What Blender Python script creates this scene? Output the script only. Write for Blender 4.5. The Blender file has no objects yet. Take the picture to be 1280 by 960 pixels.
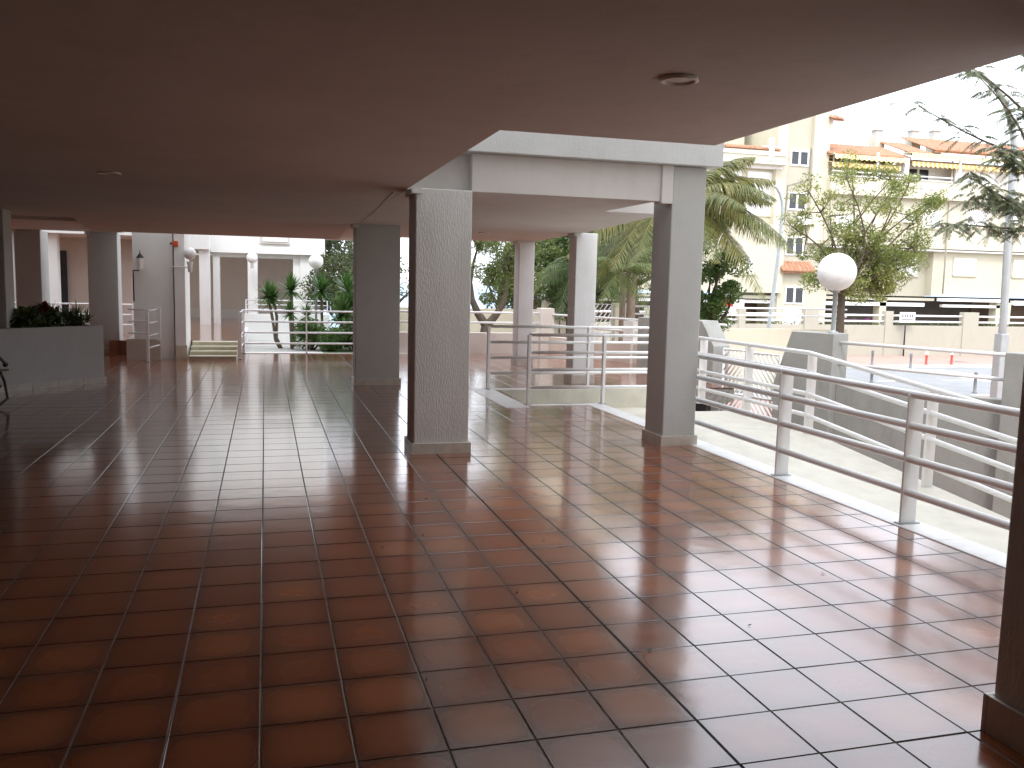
import bpy, math, random
from mathutils import Vector, Matrix
R = random.Random(7)
PI = math.pi
C = bpy.context.scene.collection
sc = bpy.context.scene

# ------------------------------------------------------------------ materials
def new_mat(name):
    m = bpy.data.materials.new(name); m.use_nodes = True
    nt = m.node_tree; b = nt.nodes['Principled BSDF']
    return m, nt, b

def N(nt, t, **kw):
    n = nt.nodes.new(t)
    for k, v in kw.items():
        if k.startswith('i_'):
            key = k[2:]
            key = int(key) if key.isdigit() else key.replace('_', ' ')
            n.inputs[key].default_value = v
        else: setattr(n, k, v)
    return n

def plain(name, col, rough=.6, metal=0., var=.12, scale=3., bump=0., bscale=60., detail=6, spec=.5, stretch=(1, 1, 1), stain=0.):
    m, nt, b = new_mat(name)
    tc = N(nt, 'ShaderNodeTexCoord'); mp = N(nt, 'ShaderNodeMapping')
    geo = N(nt, 'ShaderNodeNewGeometry')
    nt.links.new(geo.outputs['Position'], mp.inputs['Vector']); mp.inputs['Scale'].default_value = stretch
    no = N(nt, 'ShaderNodeTexNoise', i_Scale=scale, i_Detail=float(detail), i_Roughness=.62)
    nt.links.new(mp.outputs[0], no.inputs['Vector'])
    rp = N(nt, 'ShaderNodeValToRGB')
    c = Vector(col)
    lo = [max(0, x*(1-var)) for x in c]; hi = [min(1, x*(1+var)) for x in c]
    rp.color_ramp.elements[0].position = .3; rp.color_ramp.elements[0].color = (*lo, 1)
    rp.color_ramp.elements[1].position = .7; rp.color_ramp.elements[1].color = (*hi, 1)
    nt.links.new(no.outputs[0], rp.inputs[0])
    out = rp.outputs[0]
    if stain > 0:
        st = N(nt, 'ShaderNodeTexNoise', i_Scale=1.7, i_Detail=8., i_Roughness=.7)
        ms = N(nt, 'ShaderNodeMapping'); ms.inputs['Scale'].default_value = (2.5, 2.5, .7)
        nt.links.new(geo.outputs['Position'], ms.inputs['Vector']); nt.links.new(ms.outputs[0], st.inputs['Vector'])
        r2 = N(nt, 'ShaderNodeValToRGB'); r2.color_ramp.elements[0].position = .52; r2.color_ramp.elements[0].color = (0, 0, 0, 1)
        r2.color_ramp.elements[1].position = .75; r2.color_ramp.elements[1].color = (stain, stain, stain, 1)
        nt.links.new(st.outputs[0], r2.inputs[0])
        mx = N(nt, 'ShaderNodeMixRGB'); nt.links.new(r2.outputs[0], mx.inputs[0]); nt.links.new(out, mx.inputs[1])
        mx.inputs[2].default_value = (c[0]*.45, c[1]*.43, c[2]*.38, 1)
        out = mx.outputs[0]
    nt.links.new(out, b.inputs['Base Color'])
    b.inputs['Roughness'].default_value = rough; b.inputs['Metallic'].default_value = metal
    b.inputs['Specular IOR Level'].default_value = spec
    if bump > 0:
        n2 = N(nt, 'ShaderNodeTexNoise', i_Scale=bscale, i_Detail=5., i_Roughness=.6)
        nt.links.new(mp.outputs[0], n2.inputs['Vector'])
        bp = N(nt, 'ShaderNodeBump', i_Strength=1., i_Distance=bump)
        nt.links.new(n2.outputs[0], bp.inputs['Height']); nt.links.new(bp.outputs[0], b.inputs['Normal'])
    return m

T = .31; OX = -.0925*T; OY = 9.97*T          # tile pitch and grid origin
def tile_mat():
    m, nt, b = new_mat('terracotta_tile')
    L = nt.links.new
    geo = N(nt, 'ShaderNodeNewGeometry'); sp = N(nt, 'ShaderNodeSeparateXYZ'); L(geo.outputs['Position'], sp.inputs[0])
    def tc(sock, off):
        a = N(nt, 'ShaderNodeMath', operation='SUBTRACT'); L(sock, a.inputs[0]); a.inputs[1].default_value = off
        d = N(nt, 'ShaderNodeMath', operation='DIVIDE'); L(a.outputs[0], d.inputs[0]); d.inputs[1].default_value = T
        fl = N(nt, 'ShaderNodeMath', operation='FLOOR'); L(d.outputs[0], fl.inputs[0])
        fr = N(nt, 'ShaderNodeMath', operation='FRACT'); L(d.outputs[0], fr.inputs[0])
        c = N(nt, 'ShaderNodeMath', operation='SUBTRACT'); L(fr.outputs[0], c.inputs[0]); c.inputs[1].default_value = .5
        ab = N(nt, 'ShaderNodeMath', operation='ABSOLUTE'); L(c.outputs[0], ab.inputs[0])
        return fl.outputs[0], ab.outputs[0]
    fx, ax = tc(sp.outputs[0], OX); fy, ay = tc(sp.outputs[1], OY)
    cb = N(nt, 'ShaderNodeCombineXYZ'); L(fx, cb.inputs[0]); L(fy, cb.inputs[1])
    wn = N(nt, 'ShaderNodeTexWhiteNoise', noise_dimensions='2D'); L(cb.outputs[0], wn.inputs['Vector'])
    rp = N(nt, 'ShaderNodeValToRGB'); e = rp.color_ramp.elements
    e[0].position = 0; e[0].color = (.215, .054, .017, 1); e[1].position = 1; e[1].color = (.330, .105, .036, 1)
    e2 = e.new(.55); e2.color = (.265, .072, .022, 1)
    L(wn.outputs['Value'], rp.inputs[0])
    # darker fired rim round each tile
    p1 = N(nt, 'ShaderNodeMath', operation='POWER'); L(ax, p1.inputs[0]); p1.inputs[1].default_value = 3.2
    p2 = N(nt, 'ShaderNodeMath', operation='POWER'); L(ay, p2.inputs[0]); p2.inputs[1].default_value = 3.2
    ad = N(nt, 'ShaderNodeMath', operation='ADD'); L(p1.outputs[0], ad.inputs[0]); L(p2.outputs[0], ad.inputs[1])
    ed = N(nt, 'ShaderNodeMath', operation='MULTIPLY', use_clamp=True); L(ad.outputs[0], ed.inputs[0]); ed.inputs[1].default_value = 8.0
    n1 = N(nt, 'ShaderNodeTexNoise', i_Scale=9., i_Detail=7., i_Roughness=.65); L(geo.outputs['Position'], n1.inputs['Vector'])
    mm = N(nt, 'ShaderNodeMapRange'); L(n1.outputs[0], mm.inputs[0]); mm.inputs[1].default_value = .3; mm.inputs[2].default_value = .7
    mm.inputs[3].default_value = .78; mm.inputs[4].default_value = 1.1
    ed2 = N(nt, 'ShaderNodeMath', operation='MULTIPLY', use_clamp=True); L(ed.outputs[0], ed2.inputs[0]); L(mm.outputs[0], ed2.inputs[1])
    mx = N(nt, 'ShaderNodeMixRGB', blend_type='MIX'); L(ed2.outputs[0], mx.inputs[0]); L(rp.outputs[0], mx.inputs[1])
    mx.inputs[2].default_value = (.095, .027, .012, 1)
    m2 = N(nt, 'ShaderNodeMixRGB', blend_type='MULTIPLY'); m2.inputs[0].default_value = .35
    L(mx.outputs[0], m2.inputs[1])
    n3 = N(nt, 'ShaderNodeTexNoise', i_Scale=2.2, i_Detail=9., i_Roughness=.7); L(geo.outputs['Position'], n3.inputs['Vector'])
    L(n3.outputs[0], m2.inputs[2]); m3 = N(nt, 'ShaderNodeMixRGB', blend_type='MULTIPLY'); m3.inputs[0].default_value = 1
    L(m2.outputs[0], m3.inputs[1]); m3.inputs[2].default_value = (1.2, 1.2, 1.2, 1)
    # scuffs and scratches of their own shape
    ms = N(nt, 'ShaderNodeMapping'); ms.inputs['Rotation'].default_value = (0, 0, .7); ms.inputs['Scale'].default_value = (1, 9, 1)
    L(geo.outputs['Position'], ms.inputs[0]); ns = N(nt, 'ShaderNodeTexNoise', i_Scale=1.6, i_Detail=10., i_Roughness=.75); L(ms.outputs[0], ns.inputs['Vector'])
    rr = N(nt, 'ShaderNodeMapRange'); L(ns.outputs[0], rr.inputs[0]); rr.inputs[1].default_value = .35; rr.inputs[2].default_value = .75
    rr.inputs[3].default_value = .13; rr.inputs[4].default_value = .26
    L(m3.outputs[0], b.inputs['Base Color']); L(rr.outputs[0], b.inputs['Roughness'])
    b.inputs['IOR'].default_value = 1.5
    b.inputs['Coat Weight'].default_value = .85; b.inputs['Coat IOR'].default_value = 1.56; b.inputs['Coat Roughness'].default_value = .12
    nb = N(nt, 'ShaderNodeTexNoise', i_Scale=5., i_Detail=3.); L(geo.outputs['Position'], nb.inputs['Vector'])
    bp = N(nt, 'ShaderNodeBump', i_Strength=1., i_Distance=.0011); L(nb.outputs[0], bp.inputs['Height'])
    nb2 = N(nt, 'ShaderNodeTexNoise', i_Scale=160., i_Detail=2.); L(geo.outputs['Position'], nb2.inputs['Vector'])
    bp2 = N(nt, 'ShaderNodeBump', i_Strength=1., i_Distance=.00006); L(nb2.outputs[0], bp2.inputs['Height']); L(bp.outputs[0], bp2.inputs['Normal'])
    L(bp2.outputs[0], b.inputs['Normal']); L(bp2.outputs[0], b.inputs['Coat Normal'])
    return m

def leaf_mat(name, cols, rough=.5, trans=.3):
    m, nt, b = new_mat(name)
    geo = N(nt, 'ShaderNodeNewGeometry'); rp = N(nt, 'ShaderNodeValToRGB')
    es = rp.color_ramp.elements
    for i, c in enumerate(cols):
        p = i/(len(cols)-1)
        e = es[0] if i == 0 else (es[1] if i == len(cols)-1 else es.new(p))
        e.position = p; e.color = (*c, 1)
    no = N(nt, 'ShaderNodeTexNoise', i_Scale=.9, i_Detail=3.); nt.links.new(geo.outputs['Position'], no.inputs['Vector'])
    mx = N(nt, 'ShaderNodeMath', operation='MULTIPLY_ADD'); nt.links.new(no.outputs[0], mx.inputs[0]); mx.inputs[1].default_value = 1.1; mx.inputs[2].default_value = -.3
    ad = N(nt, 'ShaderNodeMath', operation='MULTIPLY_ADD'); nt.links.new(geo.outputs['Random Per Island'], ad.inputs[0]); ad.inputs[1].default_value = .6
    nt.links.new(mx.outputs[0], ad.inputs[2]); nt.links.new(ad.outputs[0], rp.inputs[0])
    nt.links.new(rp.outputs[0], b.inputs['Base Color']); b.inputs['Roughness'].default_value = rough
    tr = N(nt, 'ShaderNodeBsdfTranslucent'); nt.links.new(rp.outputs[0], tr.inputs[0])
    ms = N(nt, 'ShaderNodeMixShader'); ms.inputs[0].default_value = trans
    nt.links.new(b.outputs[0], ms.inputs[1]); nt.links.new(tr.outputs[0], ms.inputs[2])
    nt.links.new(ms.outputs[0], nt.nodes['Material Output'].inputs[0])
    return m

M = dict(
    tile=tile_mat(),
    grout=plain('grout', (.23, .215, .20), .85, var=.3, scale=14),
    joint=plain('dark_joint', (.012, .011, .010), .9),
    rough=plain('rough_plaster', (.64, .64, .625), .85, var=.05, scale=7, bump=.009, bscale=75, stretch=(1, 1, .3), stain=.13),
    recess=plain('recess_pink_lit', (.76, .70, .66), .8, var=.04, scale=2),  # pink light on the recess wall put into its base colour
    pale=plain('lit_column_plaster', (.66, .665, .655), .8, var=.04, scale=4, bump=.004, bscale=60, stain=.14),  # column plaster lightened: the brighter light on the back columns is in the colour
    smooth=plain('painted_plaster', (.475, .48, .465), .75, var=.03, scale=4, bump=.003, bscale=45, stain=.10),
    soffit=plain('soffit_paint', (.67, .65, .635), .85, var=.07, scale=.7, bump=.004, bscale=6, stain=.16),
    fascia=plain('fascia_paint', (.62, .64, .64), .8, var=.04, scale=3, bump=.004, bscale=50, stain=.2),
    white=plain('white_wall', (.82, .82, .80), .8, var=.03, scale=2, bump=.002, bscale=40),
    skirt=plain('marble_skirting', (.52, .485, .43), .35, var=.16, scale=9, detail=9),
    marble=plain('white_marble', (.74, .745, .74), .35, var=.1, scale=5, detail=9, stain=.3),
    step=plain('cream_marble', (.60, .56, .44), .4, var=.1, scale=5),
    deck=plain('cream_deck', (.56, .54, .46), .7, var=.1, scale=4, bump=.002, bscale=30, stain=.25),
    rail=plain('white_enamel', (.80, .80, .80), .32, var=.03, scale=8, stain=.06),
    greywall=plain('grey_render', (.31, .312, .295), .85, var=.08, scale=2.5, bump=.004, bscale=50, stain=.4),
    piertop=plain('pale_render', (.56, .57, .55), .8, var=.05, scale=2.5, bump=.003, bscale=50, stain=.3),
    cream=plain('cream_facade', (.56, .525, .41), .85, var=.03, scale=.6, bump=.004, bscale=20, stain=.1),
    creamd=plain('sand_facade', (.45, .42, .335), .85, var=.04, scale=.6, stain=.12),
    sandwall=plain('sand_wall', (.385, .375, .31), .85, var=.04, scale=.8, stain=.15),
    pink=plain('pink_wall', (.56, .48, .42), .85, var=.05, scale=1.5, bump=.003, bscale=30, stain=.15),
    parapet=plain('beige_parapet', (.62, .58, .54), .8, var=.05, scale=2, bump=.003, bscale=40, stain=.15),
    shutter=plain('white_shutter', (.88, .88, .88), .5, var=.02, scale=2),
    glass=plain('dark_glass', (.035, .04, .045), .12, var=.3, scale=1.5),
    metal=plain('galvanised_pole', (.36, .385, .39), .45, metal=.35, var=.08, scale=5),
    globe=plain('opal_globe', (.90, .90, .90), .28, var=.03, scale=3),
    black=plain('black_iron', (.018, .017, .016), .5, var=.3, scale=9),
    dark=plain('carport_shade', (.06, .05, .045), .9, var=.25, scale=.8),  # shade inside the open carport, put into the colour
    brown=plain('carport_shade_brown', (.10, .065, .045), .9, var=.2, scale=.8),  # browner tone of the same painted carport shade
    roof=plain('roof_tile', (.37, .185, .11), .85, var=.28, scale=3.5),
    asphalt=plain('asphalt', (.24, .25, .26), .9, var=.12, scale=1.2, stain=.25),
    paving=plain('pink_paving', (.42, .255, .215), .85, var=.12, scale=1.2, stain=.2),
    kerb=plain('kerb_stone', (.50, .49, .46), .8, var=.1, scale=3),
    lawn=plain('lawn', (.07, .13, .035), .95, var=.35, scale=9, bump=.02, bscale=60),
    soil=plain('soil', (.05, .035, .025), .95, var=.3, scale=9, bump=.02, bscale=40),
    ground=plain('ground', (.30, .27, .21), .95, var=.15, scale=.4),
    sea=plain('sea', (.10, .22, .32), .35, var=.1, scale=.05),
    bark=plain('bark', (.095, .075, .055), .95, var=.35, scale=10, bump=.02, bscale=25, stretch=(1, 1, .3)),
    bark2=plain('pale_bark', (.20, .16, .12), .95, var=.3, scale=10, bump=.02, bscale=25, stretch=(1, 1, .3)),
    red=plain('red_paint', (.50, .035, .02), .5, var=.1, scale=4),
    orange=plain('orange_box', (.62, .10, .03), .5, var=.05, scale=4),
    grey=plain('bollard_grey', (.17, .17, .17), .6, var=.15, scale=8),
    bluegrey=plain('bluegrey_paint', (.27, .34, .40), .5, var=.08, scale=3),
    lamp=plain('lamp_diffuser', (.85, .84, .80), .4, var=.03, scale=3),
    wood=plain('brown_wood', (.055, .03, .018), .45, var=.25, scale=8),
    lf_palm=leaf_mat('palm_leaf', [(.035, .10, .025), (.07, .15, .03), (.10, .17, .04), (.24, .21, .05)], .45, .3),
    lf_yuc=leaf_mat('yucca_leaf', [(.03, .09, .02), (.06, .16, .035), (.13, .24, .06)], .4, .2),
    lf_dark=leaf_mat('dark_leaf', [(.022, .05, .012), (.05, .09, .022), (.10, .145, .035)], .5, .3),
    lf_mid=leaf_mat('mid_leaf', [(.045, .085, .02), (.09, .14, .035), (.17, .20, .05)], .5, .35),
    lf_yel=leaf_mat('yellow_leaf', [(.08, .14, .03), (.17, .23, .055), (.32, .33, .09)], .5, .45),
    lf_grey=leaf_mat('grey_leaf', [(.04, .07, .04), (.08, .12, .065), (.17, .20, .10)], .5, .3),
    lf_dry=leaf_mat('dry_leaf', [(.07, .07, .03), (.13, .11, .05), (.08, .12, .04)], .7, .25),
    lf_red=leaf_mat('red_leaf', [(.16, .012, .008), (.28, .02, .015)], .5, .3),
    lf_bush=leaf_mat('bush_leaf', [(.025, .085, .015), (.06, .15, .03), (.13, .22, .05)], .5, .3),
)
def striped(name, c1, c2, period):
    m, nt, b = new_mat(name); L = nt.links.new
    geo = N(nt, 'ShaderNodeNewGeometry'); sp = N(nt, 'ShaderNodeSeparateXYZ'); L(geo.outputs['Position'], sp.inputs[0])
    d = N(nt, 'ShaderNodeMath', operation='DIVIDE'); L(sp.outputs[0], d.inputs[0]); d.inputs[1].default_value = period
    fr = N(nt, 'ShaderNodeMath', operation='FRACT'); L(d.outputs[0], fr.inputs[0])
    g = N(nt, 'ShaderNodeMath', operation='GREATER_THAN'); L(fr.outputs[0], g.inputs[0]); g.inputs[1].default_value = .5
    mx = N(nt, 'ShaderNodeMixRGB'); L(g.outputs[0], mx.inputs[0]); mx.inputs[1].default_value = (*c1, 1); mx.inputs[2].default_value = (*c2, 1)
    L(mx.outputs[0], b.inputs['Base Color']); b.inputs['Roughness'].default_value = .8
    return m
M['awning'] = striped('awning_stripe', (.78, .68, .42), (.72, .42, .12), .34)
M['awning2'] = striped('awning_stripe_pale', (.80, .76, .55), (.78, .64, .26), .34)

# ------------------------------------------------------------------ mesh builder
class MB:
    def __init__(s): s.v = []; s.f = []; s.sm = []
    def add(s, vs, fs, smooth=False):
        o = len(s.v); s.v += [tuple(v) for v in vs]; s.f += [tuple(i+o for i in f) for f in fs]; s.sm += [smooth]*len(fs); return s
    def box(s, x0, y0, z0, x1, y1, z1):
        v = [(x, y, z) for z in (z0, z1) for y in (y0, y1) for x in (x0, x1)]
        return s.add(v, [(0, 2, 3, 1), (4, 5, 7, 6), (0, 1, 5, 4), (2, 6, 7, 3), (0, 4, 6, 2), (1, 3, 7, 5)])
    def prism(s, poly, z0, z1):
        a = sum(poly[i][0]*poly[(i+1) % len(poly)][1]-poly[(i+1) % len(poly)][0]*poly[i][1] for i in range(len(poly)))
        if a < 0: poly = poly[::-1]
        n = len(poly); v = [(x, y, z0) for x, y in poly]+[(x, y, z1) for x, y in poly]
        f = [tuple(range(n-1, -1, -1)), tuple(range(n, 2*n))]+[(i, (i+1) % n, n+(i+1) % n, n+i) for i in range(n)]
        return s.add(v, f)
    def extr(s, prof, a, b):
        """a closed 3D outline swept by vector b-a"""
        d = Vector(b)-Vector(a); n = len(prof); v = [Vector(p) for p in prof]+[Vector(p)+d for p in prof]
        f = [tuple(range(n)), tuple(range(2*n-1, n-1, -1))]+[(i, n+i, n+(i+1) % n, (i+1) % n) for i in range(n)]
        return s.add(v, f)
    def tube(s, pts, r, seg=10, cap=True):
        pts = [Vector(p) for p in pts]; rs = r if isinstance(r, (list, tuple)) else [r]*len(pts)
        rings = []; prev = None
        for i, p in enumerate(pts):
            d = (pts[min(i+1, len(pts)-1)]-pts[max(i-1, 0)]).normalized()
            if prev is None:
                u = d.orthogonal().normalized()
            else:
                u = (prev-d*prev.dot(d)); u = u.normalized() if u.length > 1e-6 else d.orthogonal().normalized()
            prev = u; w = d.cross(u)
            rings.append([p+(u*math.cos(2*PI*k/seg)+w*math.sin(2*PI*k/seg))*rs[i] for k in range(seg)])
        v = [q for rg in rings for q in rg]; f = []
        for i in range(len(pts)-1):
            for k in range(seg):
                a = i*seg+k; b = i*seg+(k+1) % seg; f.append((a, b, b+seg, a+seg))
        s.add(v, f, True)
        if cap:
            o = len(s.v)-len(v)
            s.f.append(tuple(o+k for k in range(seg-1, -1, -1))); s.f.append(tuple(o+(len(pts)-1)*seg+k for k in range(seg))); s.sm += [False, False]
        return s
    def sphere(s, c, r, nu=28, nv=16, sz=1.):
        prof = [(math.sin(PI*j/nv)*r, -math.cos(PI*j/nv)*r*sz) for j in range(nv+1)]
        return s.lathe(c, prof, nu)
    def lathe(s, c, prof, nu=24, smooth=True):
        cx, cy, cz = c; v = []; f = []
        for (r, z) in prof:
            for k in range(nu): v.append((cx+r*math.cos(2*PI*k/nu), cy+r*math.sin(2*PI*k/nu), cz+z))
        for j in range(len(prof)-1):
            for k in range(nu):
                a = j*nu+k; b = j*nu+(k+1) % nu; f.append((a, b, b+nu, a+nu))
        return s.add(v, f, smooth)
    def build(s, name, mat, root=None, bevel=0., seg=2):
        me = bpy.data.meshes.new(name); off = Vector(root.location) if root is not None and root.parent is None else Vector((0, 0, 0))
        p = root
        if p is not None and p.parent is not None:
            off = Vector(p.parent.location)+Vector(p.location)
        me.from_pydata([tuple(Vector(v)-off) for v in s.v], [], s.f)
        me.polygons.foreach_set('use_smooth', s.sm); me.update()
        o = bpy.data.objects.new(name, me); C.objects.link(o); me.materials.append(M[mat] if isinstance(mat, str) else mat)
        if root is not None: o.parent = root
        if bevel > 0:
            b = o.modifiers.new('bevel', 'BEVEL'); b.width = bevel; b.segments = seg; b.limit_method = 'ANGLE'; b.angle_limit = .6
        return o

def tag(o, label, cat, group=None, kind=None):
    if label: o['label'] = label
    if cat: o['category'] = cat
    if group: o['group'] = group
    if kind: o['kind'] = kind
    return o
def thing(name, loc, label, cat, group=None):
    o = bpy.data.objects.new(name, None); o.empty_display_size = .2; C.objects.link(o); o.location = loc
    return tag(o, label, cat, group)
def struct(name, mb, mat, **k):
    o = mb.build(name, mat, None, **k); o['kind'] = 'structure'; return o
def copy_tree(o, parent=None):
    c = o.copy(); C.objects.link(c); c.parent = parent
    for ch in [x for x in list(o.children)]: copy_tree(ch, c)
    return c

# ------------------------------------------------------------------ floor
def in_floor(x, y):
    if y < -8 or x < -11.5: return False
    if x <= 4.15:
        if 3.3 < x and 11.05 < y < 12.72: return False
        if x < -1.42: return y < 27
        if x < -.5: return y < 17.82
        return y < 19.4
    return 12.72 < y < 19.4 and x < 7.35 + (0 if y < 16 else 0)
fl = MB(); g = .0031; bv = .0022; dz = .0014
for i in range(-38, 25):
    for j in range(-36, 78):
        x0 = OX+i*T; y0 = OY+j*T; x1 = x0+T; y1 = y0+T
        cx, cy = (x0+x1)/2, (y0+y1)/2
        if not in_floor(cx, cy):
            # border tiles: keep when the cut piece is at least a third
            px = min(x1, 4.15) if y0 < 12.7 else x1
            if not (x0 < 4.05 and px-x0 > .05 and in_floor((x0+px)/2, cy)): continue
            x1 = px+g
        elif cx < 4.15 and x1 > 4.15 and cy < 12.7: x1 = 4.15+g
        gl = g; gr = g
        if i == 4 and j > 0-16: gr = g*1.5
        if i == 5: gl = g*1.5
        tx, ty = R.gauss(0, .0011), R.gauss(0, .0016); zz = R.gauss(0, .0003)
        def z(x, y): return zz+(x-cx)*tx+(y-cy)*ty
        a = [(x0+gl, y0+g), (x1-gr, y0+g), (x1-gr, y1-g), (x0+gl, y1-g)]
        b = [(x0+gl+bv, y0+g+bv), (x1-gr-bv, y0+g+bv), (x1-gr-bv, y1-g-bv), (x0+gl+bv, y1-g-bv)]
        v = [(x, y, z(x, y)-dz) for x, y in a]+[(x, y, z(x, y)) for x, y in b]+[(x, y, -.012) for x, y in a]
        fl.add(v, [(4, 5, 6, 7)]+[(k, (k+1) % 4, 4+(k+1) % 4, 4+k) for k in range(4)]+[(8+k, 8+(k+1) % 4, (k+1) % 4, k) for k in range(4)])
floor = struct('floor', fl, 'tile')
gb = MB()
for (x0, y0, x1, y1) in [(-11.5, -8, 3.3, 17.82), (3.3, -8, 4.148, 11.05), (3.3, 12.72, 7.35, 17.82), (-11.5, 17.82, -1.42, 27), (-.5, 17.82, 7.35, 19.4)]:
    gb.box(x0, y0, -.25, x1, y1, -.0032)
grout = struct('floor_base', gb, 'grout')
jx = OX+5*T
j = MB().box(jx-.005, -3, -.02, jx+.005, 7.93, -.0014); struct('floor_joint', j, 'joint')

# marble kerb, well, deck, ramp
kb = MB()
ys = [-6]+[3.3+1.27*k for k in range(6)]+[10.95]
for a, b in zip(ys[:-1], ys[1:]): kb.box(4.152, a+.002, -.3, 4.385, b-.002, .006)
for a, b in ((2.97, 3.3), ): kb.box(a+.002, 10.8, -.2, b-.002, 12.85, .005)
kb.box(3.302, 10.955, -.5, 4.385, 11.06, .006); kb.box(3.302, 12.71, -.5, 6.4, 12.82, .006)
struct('marble_kerb', kb, 'marble', bevel=.004)
wl = MB(); wl.box(3.31, 11.065, -.45, 6.4, 12.705, -.30); wl.box(3.31, 12.66, -.3, 6.4, 12.705, .001)
struct('sunken_path', wl, 'deck')
dk = MB()
dk.box(4.39, 9.2, -1.2, 6.42, 11.06, -.13)
dk.extr([(4.39, 9.2, -1.2), (4.39, 9.2, -.13), (4.39, -3, -1.26), (4.39, -3, -1.4)], (0, 0, 0), (2.03, 0, 0))
struct('ramp', dk, 'deck')

# ------------------------------------------------------------------ columns
def column(x0, y0, x1, y1, ztop, label, mat='rough', cap=True, sk=.14, skm='skirt', group=None, name='column'):
    t = thing(name, ((x0+x1)/2, (y0+y1)/2, 0), label, 'column', group or 'square plastered columns under the building')
    b = MB().box(x0, y0, -.01, x1, y1, ztop); b.build('shaft', mat, t, bevel=.012, seg=3)
    if sk:
        s = MB(); e = .022
        s.box(x0-e, y0-e, -.01, x1+e, y0-.001, sk); s.box(x0-e, y1+.001, -.01, x1+e, y1+e, sk)
        s.box(x0-e, y0, -.01, x0-.001, y1, sk); s.box(x1+.001, y0, -.01, x1+e, y1, sk)
        s.build('skirting', skm, t, bevel=.003)
    if cap:
        e = .035; c = MB().box(x0-e, y0+.05, ztop-.05, x0-.001, y1, ztop-.001); c.box(x0-e, y0-.02, ztop-.05, x0+.05, y0-.001, ztop-.001)
        c.build('capital', 'soffit', t)
    return t
SZ = 2.425
column(2.54, 1.97, 3.04, 2.46, SZ, 'dark unlit column at the right edge of the picture, nearest of all', cap=False)
column(1.31, 7.96, 1.83, 8.36, SZ, 'big rough plastered column in the middle of the floor with a marble skirting', sk=.10)
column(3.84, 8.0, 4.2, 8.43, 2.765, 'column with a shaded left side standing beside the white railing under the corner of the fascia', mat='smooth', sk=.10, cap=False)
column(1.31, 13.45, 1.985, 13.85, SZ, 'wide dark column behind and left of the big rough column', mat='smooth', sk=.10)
column(4.8, 13.42, 5.16, 13.76, SZ, 'pale column behind the white rails of the sunken path', mat='pale')
column(4.74, 16.5, 5.05, 16.85, SZ, 'thinner pale column in front of the back parapet, farthest to the back', mat='pale')
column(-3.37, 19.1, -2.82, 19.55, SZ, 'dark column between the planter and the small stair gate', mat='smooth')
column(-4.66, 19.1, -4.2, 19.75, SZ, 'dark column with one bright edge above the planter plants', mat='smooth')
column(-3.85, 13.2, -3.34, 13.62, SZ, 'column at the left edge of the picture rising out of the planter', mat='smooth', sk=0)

# ------------------------------------------------------------------ building overhead
ob = thing('overhead_building', (0, 5, 0), 'building over the viewer, its pinkish shaded underside roofing the tiled floor', 'building')
s = MB()
TOP = 13.
hx0, hx1, hy0, hy1 = -4.3, -2.78, 14.6, 15.6
for (x0, y0, x1, y1) in [(-12, -8, 1.25, hy0), (-12, hy0, hx0, hy1), (hx1, hy0, 1.25, 15.8), (-12, hy1, hx1, 19.2), (hx1, 15.8, -2.70, 19.2), (1.25, -8, 2.56, 4.8), (2.56, -8, 4.4, 2.47)]:
    s.box(x0, y0, SZ, x1, y1, 3.0)
s.build('ceiling', 'soffit', ob)
s = MB().extr([(-2.70, 14.0, SZ-.001), (-2.70, 15.80, 2.29), (-2.70, 15.80, SZ-.001)], (0, 0, 0), (3.95, 0, 0)); s.build('beam', 'soffit', ob)
s = MB().box(hx0-.1, hy0-.1, 2.55, hx1+.1, hy1+.1, 2.7); s.build('ceiling_recess', 'soffit', ob)
s = MB().prism([(-12, -8), (4.4, -8), (4.4, 2.4), (2.5, 2.4), (2.5, 4.7), (1.2, 4.7), (1.2, 15.7), (-2.85, 15.7), (-2.85, 19.1), (-12, 19.1)], 3.0, TOP); s.build('upper_wall', 'white', ob)
s = MB().prism([(1.255, 8.15), (3.7, 8.15), (3.7, 9.44), (4.42, 9.44), (4.85, 12.7), (5.12, 17.05), (2.2, 17.05), (2.2, 19.2), (1.255, 19.2)], SZ, 3.5)
s.build('ceiling', 'soffit', ob)
s = MB().prism([(1.255, 9.0), (3.4, 9.0), (3.8, 17), (2.2, 17), (2.2, 19.1), (1.255, 19.1)], 3.5, TOP-4); s.build('upper_wall', 'white', ob)
s = MB().box(1.255, 7.9, 2.768, 4.32, 8.148, 3.6); s.build('fascia', 'fascia', ob, bevel=.006)
s = MB().box(1.835, 8.02, 2.42, 3.80, 8.145, 2.766); s.box(3.72, 7.985, 2.40, 3.838, 8.146, 2.766); s.build('beam', 'soffit', ob, bevel=.006)
s = MB(); s.box(-12.2, -8.2, 0, -12, 20, 3); s.box(-12, -8.2, 0, 4.4, -8, 3); s.box(3.06, -8, 0, 3.3, 2.2, 2.42)
s.build('back_wall', 'smooth', ob)
crack = MB().tube([(1.33, 12.9, SZ-.001), (1.30, 11.2, SZ-.001), (1.22, 9.6, SZ-.001), (1.17, 8.45, SZ-.001)], .004, 5); crack.build('surface_cable', 'grey', ob)

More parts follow.
